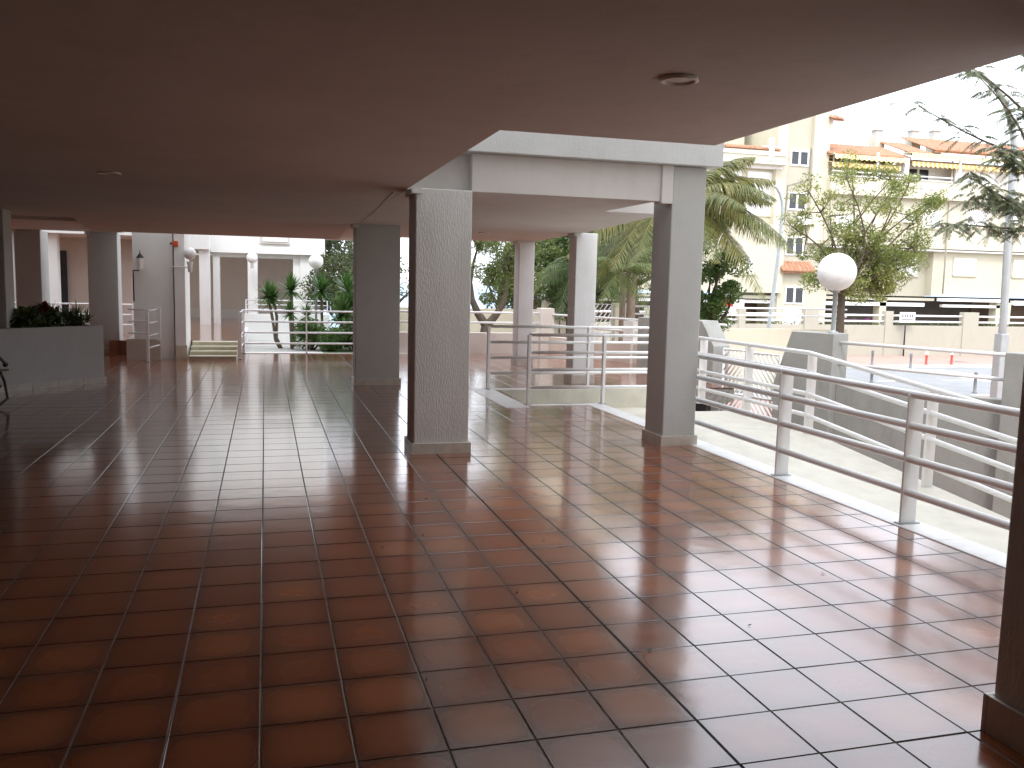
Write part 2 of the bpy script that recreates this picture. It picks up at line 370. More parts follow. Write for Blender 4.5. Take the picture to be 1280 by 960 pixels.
def downlight(x, y, r, label):
    t = thing('ceiling_light', (x, y, SZ), label, 'ceiling light', 'round recessed ceiling lights')
    MB().lathe((x, y, SZ), [(r, -.002), (r+.004, -.014), (r-.012, -.018), (r-.014, -.006)], 36).build('trim_ring', 'lamp', t)
    MB().lathe((x, y, SZ), [(r-.013, -.007), (r*.5, -.010), (0.0005, -.011)], 36).build('diffuser', 'lamp', t)
downlight(1.61, 3.34, .075, 'round flush light in the ceiling toward the right, the nearest one')
downlight(-1.23, 8.01, .09, 'round flush light in the dark left part of the ceiling')
downlight(3.5, 14.3, .09, 'round flush light in the ceiling between the big rough column and the back parapet')
downlight(-3.15, 18.0, .10, 'round flush light at the far left ceiling edge near the stair gate')

# ------------------------------------------------------------------ railings
def rail_thing(label, loc, posts, rails, group='white tubular railings', post=None, mat='rail', pr=.022):
    """posts: list of boxes (x0,y0,z0,x1,y1,z1); rails: list of polylines"""
    t = thing('railing', loc, label, 'railing', group)
    for p in posts:
        MB().box(*p).build('post', mat, t, bevel=.004)
        if p[5]-p[2] > .8: MB().box(p[0]-.02, p[1]-.022, p[2], p[3]+.02, p[4]+.022, p[2]+.009).build('base_plate', 'metal', t)
    for r in rails:
        MB().tube(r, pr, 12).build('rail', mat, t)
    return t
HR = (.905, .69, .46, .23)
ys = [8.32, 6.52, 4.97, 3.42]
rail_thing('long white railing along the marble kerb at the right edge of the tiles', (4.25, 6, 0),
           [(4.20, y-.009, .004, 4.325, y+.009, .905) for y in ys[1:]],
           [[(4.232, 1.2, z), (4.232, 8.41, z)] for z in HR], pr=.027)
zf = lambda y: -.13-(9.2-y)*.093 if y < 9.2 else -.13
post = [(6.27, y-.009, zf(y)-.01, 6.395, y+.009, zf(y)+.955) for y in (11.9, 10.6, 9.17, 7.15, 5.1, 3.1)]
rail_thing('white handrail on the outer side of the ramp, bending down toward the viewer', (6.33, 8, -.13), post,
           [[(6.31, 12.66, -.13+h), (6.31, 9.2, -.13+h), (6.31, 1.5, zf(1.5)+h)] for h in (.975, .74, .48, .22)], pr=.027)
rail_thing('white railing on the near side of the sunken path', (3.9, 11, 0),
           [(3.31, 10.99, .003, 3.35, 11.05, .93), (4.36, 10.98, .003, 4.40, 11.04, .93), (5.6, 10.98, -.13, 5.64, 11.04, .93)],
           [[(3.33, 11.02, z), (5.62, 11.01, z)] for z in (.93, .70, .47, .235)])
rail_thing('white railing on the far side of the sunken path', (4.2, 12.8, 0),
           [(3.20, 12.74, .003, 3.24, 12.80, .95), (4.80, 12.74, .003, 4.84, 12.80, .95), (6.2, 12.74, .003, 6.24, 12.80, .95)],
           [[(3.22, 12.77, z), (6.22, 12.77, z)] for z in (.95, .715, .48, .245)])
rail_thing('railing between the cream steps and the dark column, palms behind it', (.7, 19.3, 0),
           [(-.51, 17.9, .003, -.45, 17.96, .93), (-.47, 19.27, .003, -.42, 19.33, .93), (.83, 19.28, .003, .86, 19.32, .93), (2.2, 19.27, .003, 2.24, 19.33, .93)],
           [[(-.48, 17.95, z), (-.45, 19.3, z), (2.6, 19.3, z)] for z in (.91, .68, .45, .22)], pr=.02)

# ------------------------------------------------------------------ steps, terrace, garden
st = MB()
for k in range(4):
    st.box(-1.42, 17.82+.3*k, -.1, -.55, 17.82+.3*(k+1)-.002, .072*(k+1)); st.box(-1.42, 17.80+.3*k, .072*(k+1)-.02, -.55, 17.85+.3*k, .072*(k+1)+.003)
t = st.build('steps', 'step'); tag(t, 'four cream marble steps going up to the red terrace', 'steps')
tr = MB().box(-3.0, 19.02, -.2, -.5, 31, .288)
struct('terrace', tr, M['tile'])
gd = MB().box(1.25, 19.41, -.3, 3.2, 31, -.05); struct('lawn', gd, 'lawn')
struct('garden_path', MB().box(-.49, 19.41, -.3, 1.248, 20.2, -.045), 'white'); struct('garden_bed', MB().box(-.49, 20.2, -.3, 1.248, 31, -.05), 'kerb')
kz = MB().box(-.45, 19.34, -.3, 3.2, 19.40, .012); struct('garden_kerb', kz, 'white')

# far left stair gate, block, walls
pw = MB().box(-2.53, 17.9, 0, -1.93, 19.4, .39); tag(pw.build('low_wall', 'pink'), 'low brown block behind the short stair gate', 'low wall')
gt = rail_thing('short railing gate with square posts standing open beside the low brown block', (-2.05, 17.6, 0),
                [(-2.13, 17.46, 0, -2.08, 17.52, .93), (-1.97, 17.74, .38, -1.90, 17.80, 1.0)],
                [[(-2.1, 17.49, z), (-1.94, 17.78, z+.04)] for z in (.93, .70, .47, .25)]+[[(-1.94, 17.8, z), (-2.5, 18.0, z)] for z in (.95, .72, .5)], pr=.016)
w1 = MB().box(-2.40, 18.0, 0, -1.69, 18.5, 4.5); tag(w1.build('wall_pier', 'white'), 'broad white wall pier carrying the black wall lantern', 'wall pier')
w2t = thing('wall_pier', (-1.56, 18, 0), 'narrow white wall pier left of the cream steps', 'wall pier')
MB().box(-1.66, 17.92, 0, -1.47, 19.0, 4.5).build('shaft', 'white', w2t); MB().box(-1.665, 17.9, 0, -1.45, 17.918, .27).build('skirting', 'step', w2t)
t = thing('alarm_box', (-1.62, 17.9, 2.2), 'small orange red alarm box near the top of the narrow pier', 'alarm')
MB().box(-1.68, 17.86, 2.15, -1.58, 17.915, 2.25).build('housing', 'orange', t, bevel=.008); MB().box(-1.72, 17.87, 2.18, -1.685, 17.9, 2.22).build('siren', 'black', t)
t = thing('wall_lantern', (-2.35, 17.9, 1.75), 'black wall lantern with a bent bracket on the broad pier', 'wall lamp')
MB().tube([(-2.39, 17.99, 1.1), (-2.39, 17.97, 1.6), (-2.38, 17.9, 1.68), (-2.27, 17.88, 1.68)], .012, 8).build('bracket', 'black', t)
MB().lathe((-2.25, 17.86, 1.70), [(.075, .215), (.05, .25), (.01, .30), (.004, .36)], 8, False).build('lamp_cap', 'black', t); MB().lathe((-2.25, 17.86, 1.70), [(.001, 0), (.05, .01), (.07, .21), (.001, .214)], 8, False).build('lamp_glass', 'lamp', t)
def wall_globe(p0, c, r, label):
    t = thing('globe_wall_lamp', c, label, 'wall lamp', 'globe lamps on wall brackets')
    MB().tube([p0, (c[0], c[1], p0[2])], .012, 8).build('bracket', 'rail', t)
    MB().lathe((c[0], c[1], p0[2]-.09), [(.03, 0), (.04, .01), (.045, .12), (.06, .2)], 16).build('holder', 'rail', t)
    MB().sphere(c, r, 24, 14).build('globe', 'globe', t)
wall_globe((-1.70, 17.88, 1.76), (-1.37, 17.85, 2.02), .115, 'white globe lamp on a bracket beside the narrow pier')
wall_globe((-.34, 25.9, 1.95), (-.34, 25.6, 2.15), .15, 'white globe lamp fixed to the second column of the white building')

# ------------------------------------------------------------------ planter
d = Vector((-.707, -.707)); nrm = Vector((-.707, .707)); P1 = Vector((-2.3, 14.09))
def pl(a, b): p = P1+d*a+nrm*b; return (p.x, p.y)
t = thing('planter', (*pl(1, .3), 0), 'long white masonry planter set diagonally at the left, full of plants', 'planter')
s = MB(); s.prism([pl(0, 0), pl(4.5, 0), pl(4.5, .09), pl(0, .09)], 0, .845); s.prism([pl(0, .091), pl(.09, .091), pl(.09, .8), pl(0, .8)], 0, .845)
s.prism([pl(.091, .71), pl(4.5, .71), pl(4.5, .8), pl(.091, .8)], 0, .845); s.build('trough', 'smooth', t, bevel=.008)
MB().prism([pl(.1, .1), pl(4.5, .1), pl(4.5, .7), pl(.1, .7)], .2, .77).build('earth', 'soil', t)
s = MB(); e = -.018
for k in range(12): s.prism([pl(-.018+k*.38, e), pl(-.02+(k+1)*.38-.004, e), pl(-.02+(k+1)*.38-.004, -.001), pl(-.018+k*.38, -.001)], 0, .085)
s.build('skirting', 'skirt', t)

# ------------------------------------------------------------------ foliage helpers
def blade(mb, p, dr, L, w, droop, seg=3, fold=0.):
    """tapered leaf strip from p along dr"""
    dr = Vector(dr).normalized(); side = dr.cross(Vector((0, 0, 1)))
    side = side.normalized() if side.length > 1e-3 else Vector((1, 0, 0))
    vs = []; p = Vector(p)
    for k in range(seg+1):
        a = k/seg; q = p+dr*L*a+Vector((0, 0, -droop*L*a*a)); ww = w*(1-a)**.7*(.55+.9*min(a*3, 1)*.5) if k < seg else 0
        vs += [q-side*ww/2, q+side*ww/2]
    mb.add(vs, [(2*k, 2*k+1, 2*k+3, 2*k+2) for k in range(seg)])
def rosette(mb, c, n, L, w, up=(-.4, 1.0), droop=.25):
    for k in range(n):
        a = R.uniform(0, 2*PI); e = R.uniform(*up)*PI/2
        blade(mb, c, (math.cos(a)*math.cos(e), math.sin(a)*math.cos(e), math.sin(e)), L*R.uniform(.75, 1.08), w, droop*R.uniform(.3, 1.3)*math.cos(e))
def leaf(mb, p, s, asp=.45):
    a, b = R.uniform(0, 2*PI), R.uniform(-1.1, 1.1)
    u = Vector((math.cos(a)*math.cos(b), math.sin(a)*math.cos(b), math.sin(b))); w = u.cross(Vector((R.gauss(0, 1), R.gauss(0, 1), R.gauss(0, 1)))).normalized()
    p = Vector(p); L = s*R.uniform(.6, 1.3)
    mb.add([p-u*L/2, p+w*L*asp/2, p+u*L/2, p-w*L*asp/2], [(0, 1, 2, 3)])
def clump(mb, c, r, n, s, asp=.45, sz=.75):
    for _ in range(int(n)):
        while True:
            q = Vector((R.uniform(-1, 1), R.uniform(-1, 1), R.uniform(-1, 1)))
            if .15 < q.length < 1: break
        if q.length < .55 and R.random() < .5: q = q.normalized()*R.uniform(.6, 1)
        leaf(mb, Vector(c)+Vector((q.x*r, q.y*r, q.z*r*sz)), s, asp)
def frond(mb, rac, p, dr, L, droop, npair, ll, lw, twist=.0, hang=.5, rr=.012):
    """pinnate frond: rachis as a thin tube into rac, leaflets into mb"""
    dr = Vector(dr).normalized(); p = Vector(p); side0 = dr.cross(Vector((0, 0, 1))).normalized()
    pts = [p+dr*L*a+Vector((0, 0, -droop*L*a*a)) for a in [k/8 for k in range(9)]]
    rac.tube(pts, [rr*(1-.8*k/8) for k in range(9)], 5, False)
    for k in range(npair):
        a = .12+.88*k/npair; q = p+dr*L*a+Vector((0, 0, -droop*L*a*a)); tg = (dr+Vector((0, 0, -2*droop*a))).normalized()
        le = ll*(math.sin(PI*min(1, .18+a*.82))**.6)*R.uniform(.8, 1.1)
        for sg in (-1, 1):
            u = (tg*.55+side0*sg*R.uniform(.6, 1.)+Vector((0, 0, R.uniform(-.2, .35)-hang))).normalized()
            wv = tg*lw/2
            m_ = q+u*le*.5+Vector((0, 0, -.05*le)); e_ = q+u*le+Vector((0, 0, -.28*le))
            mb.add([q-wv*.5, q+wv*.5, m_+wv, m_-wv, e_], [(0, 1, 2, 3), (3, 2, 4)])
def limb(mb, p, q, r0, r1, bend=.12, n=5):
    p, q = Vector(p), Vector(q); L = (q-p).length; pts = [p]; off = Vector((R.gauss(0, bend), R.gauss(0, bend), R.gauss(0, bend*.4)))*L
    for k in range(1, n+1):
        a = k/n; pts.append(p.lerp(q, a)+off*math.sin(PI*a))
    mb.tube(pts, [r0+(r1-r0)*k/n for k in range(n+1)], 8, False); return pts
def tree(name, base, label, cat, trunk_r, fork, tips, n, s, leafm, barkm='bark', group=None, asp=.45, rad=.6, sub=4, lr=.42):
    """trunk to fork, limbs to tips, sub-branches with leaf clumps round each"""
    t = thing(name, base, label, cat, group); tm = MB(); cm = MB(); b = Vector(base)
    f = Vector(fork); limb(tm, b-Vector((0, 0, .1)), f, trunk_r, trunk_r*.72, .03)
    for tp in tips:
        tp = Vector(tp); pts = limb(tm, f, tp, trunk_r*lr, trunk_r*.11, .12)
        for k in range(sub):
            o = pts[R.randint(2, len(pts)-1)]; e = o+Vector((R.gauss(0, 1), R.gauss(0, 1), R.gauss(.25, .7))).normalized()*rad*R.uniform(.8, 1.7)
            limb(tm, o, e, trunk_r*.14, .008, .08, 3); clump(cm, e, rad*R.uniform(.5, 1.05), n, s, asp)
        clump(cm, tp, rad, n, s, asp)
    tm.build('trunk', barkm, t); cm.build('crown', leafm, t); return t

# plants in the planter
def small_plant(a, b, label, kind):
    p = pl(a, b); z0 = .77; t = thing('planter_plant', (p[0], p[1], z0), label, 'plant', 'plants in the diagonal planter')
    m = MB(); st_ = MB()
    if kind == 'spiky':
        for k in range(8):
            q = (p[0]+R.uniform(-.12, .12), p[1]+R.uniform(-.12, .12), z0+R.uniform(.05, .22)); st_.tube([(p[0], p[1], z0-.02), (q[0], q[1], z0+.03), q], .008, 5)
            rosette(m, q, 15, .25, .034, (-.1, .95), .2)
        m.build('leaves', 'lf_dark', t); st_.build('stems', 'bark', t)
    elif kind == 'red':
        clump(m, (p[0], p[1], z0+.16), .26, 420, .10, .5, .8); st_.tube([(p[0], p[1], z0-.02), (p[0], p[1], z0+.36)], .01, 5)
        m.build('leaves', 'lf_dark', t); st_.build('stems', 'bark', t)
        m2 = MB(); rosette(m2, (p[0], p[1], z0+.36), 30, .24, .10, (-.15, .45), .35); m2.build('red_bracts', 'lf_red', t)
    else:
        clump(m, (p[0], p[1], z0+.14), .28, 520, .085, .5, .75); st_.tube([(p[0], p[1], z0-.02), (p[0], p[1], z0+.15)], .01, 5)
        m.build('leaves', 'lf_dark', t); st_.build('stems', 'bark', t)
small_plant(.10, .4, 'spiky dark plant at the right end of the planter', 'spiky')
small_plant(.28, .3, 'spiky dark plant second from the right end of the planter', 'spiky')
small_plant(.46, .45, 'spiky dark plant third from the right end of the planter, beside the red poinsettia', 'spiky')
small_plant(.68, .35, 'red poinsettia with wide bracts in the planter', 'red')
small_plant(.86, .4, 'bushy dark plant just left of the red poinsettia', 'bush')
small_plant(1.02, .3, 'bushy dark plant at the left edge of the picture in the planter', 'bush')

# wrought iron bench, mostly outside the frame
t = thing('bench', (-3.1, 11.2, 0), 'black wrought iron bench with scrolled arm at the left edge of the picture', 'bench')
def scroll(cx, cy, cz, r, t0, t1, dirx=(-.87, -.5)):
    return [(cx+dirx[0]*r*(1-.45*k/20)*math.cos(t0+(t1-t0)*k/20), cy+dirx[1]*r*(1-.45*k/20)*math.cos(t0+(t1-t0)*k/20), cz+r*(1-.45*k/20)*math.sin(t0+(t1-t0)*k/20)) for k in range(21)]
for off in (0., 1.1):
    ox, oy = -3.05-off*.87, 11.35-off*.5
    u = (.30, .95)
    m = MB(); m.tube([(ox-.02, oy-.1, 0), (ox+.02, oy+.02, .12), (ox+.02, oy+.06, .25), (ox, oy, .42)], .016, 8)
    m.tube([(ox, oy+.02, .0), (ox+.10, oy+.2, .10), (ox+.06, oy+.25, .30), (ox, oy+.28, .45)], .016, 8); m.tube(scroll(ox+.03, oy+.15, .30, .10, 0, 5.5, (.3, .95)), .011, 8)
    m.build('leg', 'black', t)
    a = MB(); a.tube([(ox, oy-.05, .42), (ox+.02, oy-.02, .56), (ox+.05, oy+.12, .60), (ox+.08, oy+.28, .50)], .018, 8); a.sphere((ox+.07, oy+.28, .50), .032, 12, 8); a.build('armrest', 'black', t)
m = MB()
for k in range(5):
    for z0 in (.42,):
        e = k*.085; m.extr([(-3.08+.3*e, 11.30+.95*e, z0), (-3.08+.3*(e+.065), 11.30+.95*(e+.065), z0), (-3.08+.3*(e+.065), 11.30+.95*(e+.065), z0+.025), (-3.08+.3*e, 11.30+.95*e, z0+.025)], (0, 0, 0), (-1.08, -.62, 0))
m.build('seat', 'wood', t)
m = MB()
for k in range(4): m.extr([(-3.14, 11.24, .52+k*.09), (-3.14+.006, 11.26, .52+k*.09), (-3.14+.006, 11.26, .585+k*.09), (-3.14, 11.24, .585+k*.09)], (0, 0, 0), (-1.08, -.62, 0))
m.build('backrest', 'wood', t)

# ------------------------------------------------------------------ white building beyond the garden
wb = thing('white_building', (-.3, 27, .288), 'bright white building with open ground floor beyond the yuccas', 'building')
Z0 = .288
MB().box(-2.95, 25.3, 2.33, -1.45, 31, 6.2).build('wall', 'white', wb)
MB().box(-1.448, 26.0, 2.28, 1.66, 31, 6.2).build('wall', 'white', wb)
MB().box(-1.44, 26.25, 2.16, 1.1, 26.6, 2.278).build('beam', 'white', wb)
MB().box(.97, 26.15, -.2, 1.62, 31, 2.278).build('wall', 'white', wb)
m = MB()
for k in range(14):
    a0 = k/14; x0 = -2.95+(3.9)*a0; y0 = 30.2-1.0*math.sin(a0*PI*.5)**2*1.; x1 = -2.95+3.9*(k+1)/14; y1 = 30.2-1.0*math.sin((k+1)/14*PI*.5)**2
    m.prism([(x0, y0), (x1, y1), (x1, y1+.2), (x0, y0+.2)], Z0, 2.3)
m.build('recess_wall', 'recess', wb)
m = MB()
for k in range(14):
    a0 = k/14; x0 = -2.95+3.9*a0; y0 = 30.15-1.0*math.sin(a0*PI*.5)**2; x1 = -2.95+3.9*(k+1)/14; y1 = 30.15-1.0*math.sin((k+1)/14*PI*.5)**2
    m.prism([(x0, y0), (x1, y1), (x1, y1+.04), (x0, y0+.04)], Z0, Z0+.28)
m.build('skirting', 'white', wb)
for (x0, x1, y) in [(-1.72, -1.45, 25.45), (-.47, -.20, 26.05), (.78, .965, 26.2)]:
    MB().box(x0, y, Z0, x1, y+.3, 2.279 if y > 25.6 else 2.329).build('column', 'white', wb)
MB().box(-1.40, 26.1, Z0, -1.22, 26.4, 2.16).build('column', 'white', wb)
wf = MB().box(-.12, 25.95, 2.56, .68, 25.999, 3.6).build('window_frame', 'parapet', wb); MB().box(-.06, 25.93, 2.62, .62, 25.949, 3.55).build('shutter', 'shutter', wf)
lw = MB().box(-.52, 23.9, -.3, 1.65, 24.1, .66); lw.box(-.52, 20.2, -.3, -.44, 23.9, .30); tag(lw.build('garden_wall', 'white'), 'low bright white garden wall behind the yucca trunks', 'wall')
rail_thing('thin white railing on top of the white garden wall', (.5, 24, .66),
           [(x, 23.98, .66, x+.03, 24.02, 1.02) for x in (-.5, .2, .9, 1.58)], [[(-.5, 24, z), (1.6, 24, z)] for z in (1.02, .9, .78)], pr=.014)

# yuccas
def yucca(name, stems, label, L=.42, n=85, base=None, w=.045, leafm='lf_yuc'):
    b = base or stems[0][0]; t = thing(name, (b[0], b[1], -.05), label, 'plant', 'yuccas in the garden')
    tm, cm = MB(), MB()
    for s_ in stems:
        tm.tube(s_, [.045]+[.034]*(len(s_)-1), 8).build('stem', 'bark2', t); rosette(cm, s_[-1], n, L, w, (-.35, 1.), .22); cm.build('leaves', leafm, t)
        tm, cm = MB(), MB()
    return t
Yy = 21.5
yucca('yucca', [[(.36, Yy, -.1), (.22, Yy, .15), (.17, Yy, .6), (.06, Yy, 1.18)], [(.37, Yy, -.1), (.25, Yy, .2), (.26, Yy+.1, .7), (.17, Yy+.1, 1.10)]], 'yucca with twin thin trunks in front of the white garden wall, leftmost', .46, 130, w=.06)
yucca('yucca', [[(.66, Yy+.5, -.1), (.64, Yy+.5, .6), (.60, Yy+.5, 1.30)]], 'tall yucca just right of the twin trunked one', .50, 150, w=.06)
yucca('yucca', [[(.60, Yy-.3, -.1), (.57, Yy-.3, .45), (.55, Yy-.3, .78)]], 'short yucca between the twin trunked one and the round bush', .36, 120, w=.055)
yucca('yucca', [[(1.36, Yy+.6, -.1), (1.34, Yy+.6, .6), (1.33, Yy+.6, 1.30)]], 'tall yucca beside the globe lamp post', .52, 150, w=.06)
yucca('yucca', [[(1.72, Yy-.2, -.1), (1.76, Yy-.2, .75)], [(2.05, Yy, -.1), (2.1, Yy, .95)], [(1.9, Yy+.3, -.1), (1.95, Yy+.3, 1.3)]], 'broad leafy yucca cluster next to the dark column', .62, 150, w=.07)
yucca('yucca', [[(.96, Yy-.2, -.1), (.95, Yy-.2, .72)]], 'small yucca head poking over the round bush', .34, 110, w=.05)
def bush(c, r, n, s, label, leafm='lf_bush', sz=.8, name='bush', group='garden bushes'):
    t = thing(name, (c[0], c[1], c[2]-r*sz), label, 'bush', group); m = MB()
    for k in range(7):
        clump(m, (c[0]+R.gauss(0, r*.35), c[1]+R.gauss(0, r*.35), c[2]+R.gauss(0, r*.2)), r*R.uniform(.5, .75), n//7, s, .5, sz)
    m.build('foliage', leafm, t); st_ = MB()
    for k in range(4): st_.tube([(c[0], c[1], c[2]-r*sz-.1), (c[0]+R.gauss(0, r*.4), c[1]+R.gauss(0, r*.3), c[2])], [.03, .012], 6)
    st_.build('stems', 'bark', t); return t
bush((1.02, 20.9, .36), .46, 5200, .06, 'round clipped green bush under the globe lamp')
bush((1.45, 20.7, .24), .36, 3600, .06, 'smaller round green bush right of the clipped one')
bush((2.0, 20.7, .25), .48, 4200, .06, 'dark low bush next to the dark column', 'lf_dark')
bush((1.8, 25.2, 1.55), .85, 5200, .09, 'tall rusty leaved shrub behind the yuccas', 'lf_dry', 1.)
bush((2.35, 24.3, 1.0), .85, 5200, .10, 'pale green shrub behind the broad yucca pair', 'lf_mid', 1.)
tree('tree', (3.2, 29, -.1), 'feathery olive green tree right of the white building', 'tree', .16, (3.0, 29, 1.6), [(1.9, 28, 1.6), (2.6, 28, 2.4), (1.9, 28.4, 3.0), (2.3, 28.5, 3.6), (1.6, 28.5, 3.2), (2.6, 29, 3.6), (3.2, 29.5, 3.1), (3.8, 28.6, 3.4), (2.2, 30, 2.6), (1.9, 28, 2.3)], 260, .10, 'lf_grey', group='trees beyond the terrace')
def globe_post(x, y, z0, zc, r, pr, label, hgt=None):
    t = thing('globe_lamp', (x, y, z0), label, 'lamp', 'white globe lamps on posts')
    MB().lathe((x, y, z0), [(pr*2.2, 0), (pr*2.2, .02), (pr*1.1, .03), (pr, .05), (pr, zc-r-z0-.03), (pr*1.5, zc-r-z0-.02), (pr*1.7, zc-r-z0+.02), (pr*1.2, zc-r-z0+.04)], 18).build('post', 'metal', t)
    MB().sphere((x, y, zc), r, 40, 24).build('globe', 'globe', t)
globe_post(1.22, 22.5, -.05, 2.03, .18, .03, 'white globe lamp on a thin post among the yuccas')

# ------------------------------------------------------------------ far left wing
lwg = thing('entrance_wing', (-7, 26, 0), 'shaded entrance wing with dark glass door seen between the left columns', 'building')
m = MB().box(-11.5, 26.0, 0, -5.0, 26.3, 2.7); m.box(-5.0, 26.0, 0, -3.0, 26.3, 2.6); m.build('wall', 'pink', lwg)
MB().box(-11.5, 23.3, 2.55, -3.0, 31, 6).build('upper_wall', 'white', lwg)
MB().box(-5.52, 25.93, 0, -5.08, 25.98, 2.2).build('glass_door', 'glass', lwg)
MB().box(-5.86, 23.6, 0, -5.45, 24.0, 2.549).build('column', 'smooth', lwg); MB().box(-5.05, 23.6, 0, -4.83, 23.9, 2.549).build('column', 'white', lwg)
t = thing('fire_cabinet', (-6.15, 25.95, .9), 'tall dark red fire cabinet on the shaded left wall', 'cabinet'); MB().box(-6.28, 25.9, .9, -6.05, 25.99, 1.65).build('door', 'red', t); MB().box(-6.09, 25.88, 1.2, -6.07, 25.899, 1.3).build('handle', 'metal', t)
rail_thing('pale railing behind the planter plants at the far left', (-4.2, 21.5, 0), [(x, 21.48, 0, x+.05, 21.52, .95) for x in (-5.6, -4.2, -2.9)],
           [[(-5.6, 21.5, z), (-2.87, 21.5, z)] for z in (.93, .7, .47)], pr=.02)

# ------------------------------------------------------------------ back parapets
def wall_run(a, b, z0, z1, th, mb):
    a, b = Vector(a), Vector(b); d_ = (b-a).normalized(); n_ = Vector((-d_.y, d_.x))*th
    mb.prism([(a.x, a.y), (b.x, b.y), (b.x+n_.x, b.y+n_.y), (a.x+n_.x, a.y+n_.y)], z0, z1)
t = thing('parapet', (4, 19.4, 0), 'beige parapet with two white rails behind the big rough column', 'parapet', 'low parapet walls at the back')
m = MB(); wall_run((2.25, 19.42), (6.1, 19.42), -.3, .47, .2, m); m.build('wall', 'parapet', t, bevel=.006)
for z in (.93, .70): MB().tube([(2.3, 19.52, z), (6.1, 19.52, z)], .024, 10).build('rail', 'rail', t)
MB().box(2.30, 19.49, .47, 2.38, 19.55, .95).build('post', 'rail', t)
MB().box(6.1, 19.3, -.3, 6.42, 19.66, 1.05).build('pillar', 'parapet', t, bevel=.006)
t = thing('parapet', (7, 17.5, 0), 'beige parapet with rails running from the corner pillar toward the palm', 'parapet', 'low parapet walls at the back')
A = Vector((6.3, 19.28)); B = Vector((8.3, 14.9))
m = MB(); wall_run(A, B, -.3, .40, .2, m); m.build('wall', 'pink', t, bevel=.006)
for z in (.91, .66): MB().tube([(A.x+.08, A.y, z), (B.x+.08, B.y, z)], .024, 10).build('rail', 'rail', t)
q = A.lerp(B, .50); MB().prism([(q.x-.02, q.y+.16), (q.x+.30, q.y+.22), (q.x+.42, q.y-.1), (q.x+.06, q.y-.16)], -.3, .88).build('pillar', 'white', t)

# boundary wall with gate beyond
t = thing('boundary_wall', (8, 27, -.5), 'cream boundary wall with piers beyond the back parapet', 'wall')
m = MB().box(2.8, 27, -1.9, 8.6, 27.2, .80); m.box(11.35, 27, -1.9, 20, 27.2, .25); m.build('wall', 'cream', t)
for x0, x1, zt in ((8.62, 9.1, 1.08), (11.05, 11.5, 1.05), (9.15, 9.35, .9)): MB().box(x0, 26.9, -1.9, x1, 27.3, zt).build('pier', 'cream', t, bevel=.01)
for z in (.95, .70): MB().tube([(11.5, 27.1, z), (20, 27.1, z)], .03, 8).build('rail', 'rail', t)
t = thing('gate', (10.2, 27, -1), 'white gate of diagonal slats in the cream boundary wall', 'gate', 'white gates of diagonal slats')
def slat_gate(P, D, L, z0, z1, sign, root, pitch=.16, r=.018, sh=0.):
    """frame and diagonal slats in the vertical plane through P along D"""
    P = Vector((P[0], P[1], 0)); D = Vector((D[0], D[1], 0)).normalized(); H = z1-z0
    def pt(u, v): return P+D*u+Vector((0, 0, z0+v))
    f = MB(); f.tube([pt(0, 0), pt(0, H-(sh if sign < 0 else 0)), pt(0 if sign > 0 else sh*.4, H), pt(L if sign < 0 else L, H), pt(L, 0), pt(0, 0)], r*1.3, 8); f.tube([pt(0, H*.5), pt(L, H*.5)], r*1.3, 8); f.build('frame', 'rail', root)
    m = MB(); k = -H*1.0
    while k < L:
        u0, v0, u1, v1 = k, 0, k+H*.72, H
        if u0 < 0: v0 = -u0/.72; u0 = 0
        if u1 > L: v1 = (L-k)/.72; u1 = L
        if v0 < H and v1 > 0 and u1 > u0:
            if sign > 0: m.tube([pt(u0, v0), pt(u1, v1)], r, 6)
            else: m.tube([pt(L-u0, v0), pt(L-u1, v1)], r, 6)
        k += pitch
    m.build('slats', 'rail', root)
slat_gate((9.5, 27.1), (1, 0), .75, -.9, 1.0, 1, t); slat_gate((10.27, 27.1), (1, 0), .75, -.9, 1.0, 1, t)
t = thing('pier_lantern', (11.3, 27.1, 1.05), 'dark lantern with a white shade standing on the gate pier', 'lantern')
MB().lathe((11.3, 27.1, 1.05), [(.16, 0), (.16, .04), (.10, .08), (.14, .30), (.16, .33), (.08, .36)], 8, False).build('base', 'black', t)
MB().sphere((11.32, 27.05, 1.52), .13, 16, 10).build('shade', 'globe', t)

# ------------------------------------------------------------------ gateway wall on the right (line W)
W0 = Vector((8.16, 11.04)); WD = Vector((-.375, .927)); WB = Vector((.927, .375))
def w(tt, b=0., z=0.): p = W0+WD*tt+WB*b; return (p.x, p.y, z)
def sidewall(root, prof, b0, b1, name, mat, bevel=.01):
    """prof: list of (t,z) outline in the wall's plane"""
    m = MB(); m.extr([w(a, b0, z) for a, z in prof], (0, 0, 0), tuple(WB*(b1-b0))+(0,)); return m.build(name, mat, root, bevel=bevel)
t = thing('gateway_wall', w(0, .2, -1.9), 'grey gateway wall with a slanted pier carrying the globe lamp', 'wall')
sidewall(t, [(.20, -1.9), (.20, .965), (.92, .965), (1.2, .15), (1.2, -1.9)], 0, .40, 'pier', 'greywall')
sidewall(t, [(-2.2, -1.9), (-2.2, .25), (.198, .25), (.198, -1.9)], .14, .34, 'wall', 'greywall')
sidewall(t, [(-2.9, -1.9), (-2.9, .87), (-2.22, .87), (-2.22, -1.9)], 0, .40, 'pier', 'greywall')
for z in (.83, .51): MB().tube([w(.2, .2, z), w(-2.22, .2, z)], .026, 10).build('rail', 'rail', t)
sidewall(t, [(2.42, -1.9), (2.42, .62), (2.70, 1.04), (4.2, 1.04), (4.2, -1.9)], 0, .42, 'pier', 'greywall')
t = thing('gate', w(1.8, .2, -.9), 'white double gate of diagonal slats between the grey gateway piers', 'gate', 'white gates of diagonal slats')
p = w(2.36, .2); slat_gate(p[:2], (-WD.x, -WD.y), .55, -.9, .58, 1, t, .085, .018)
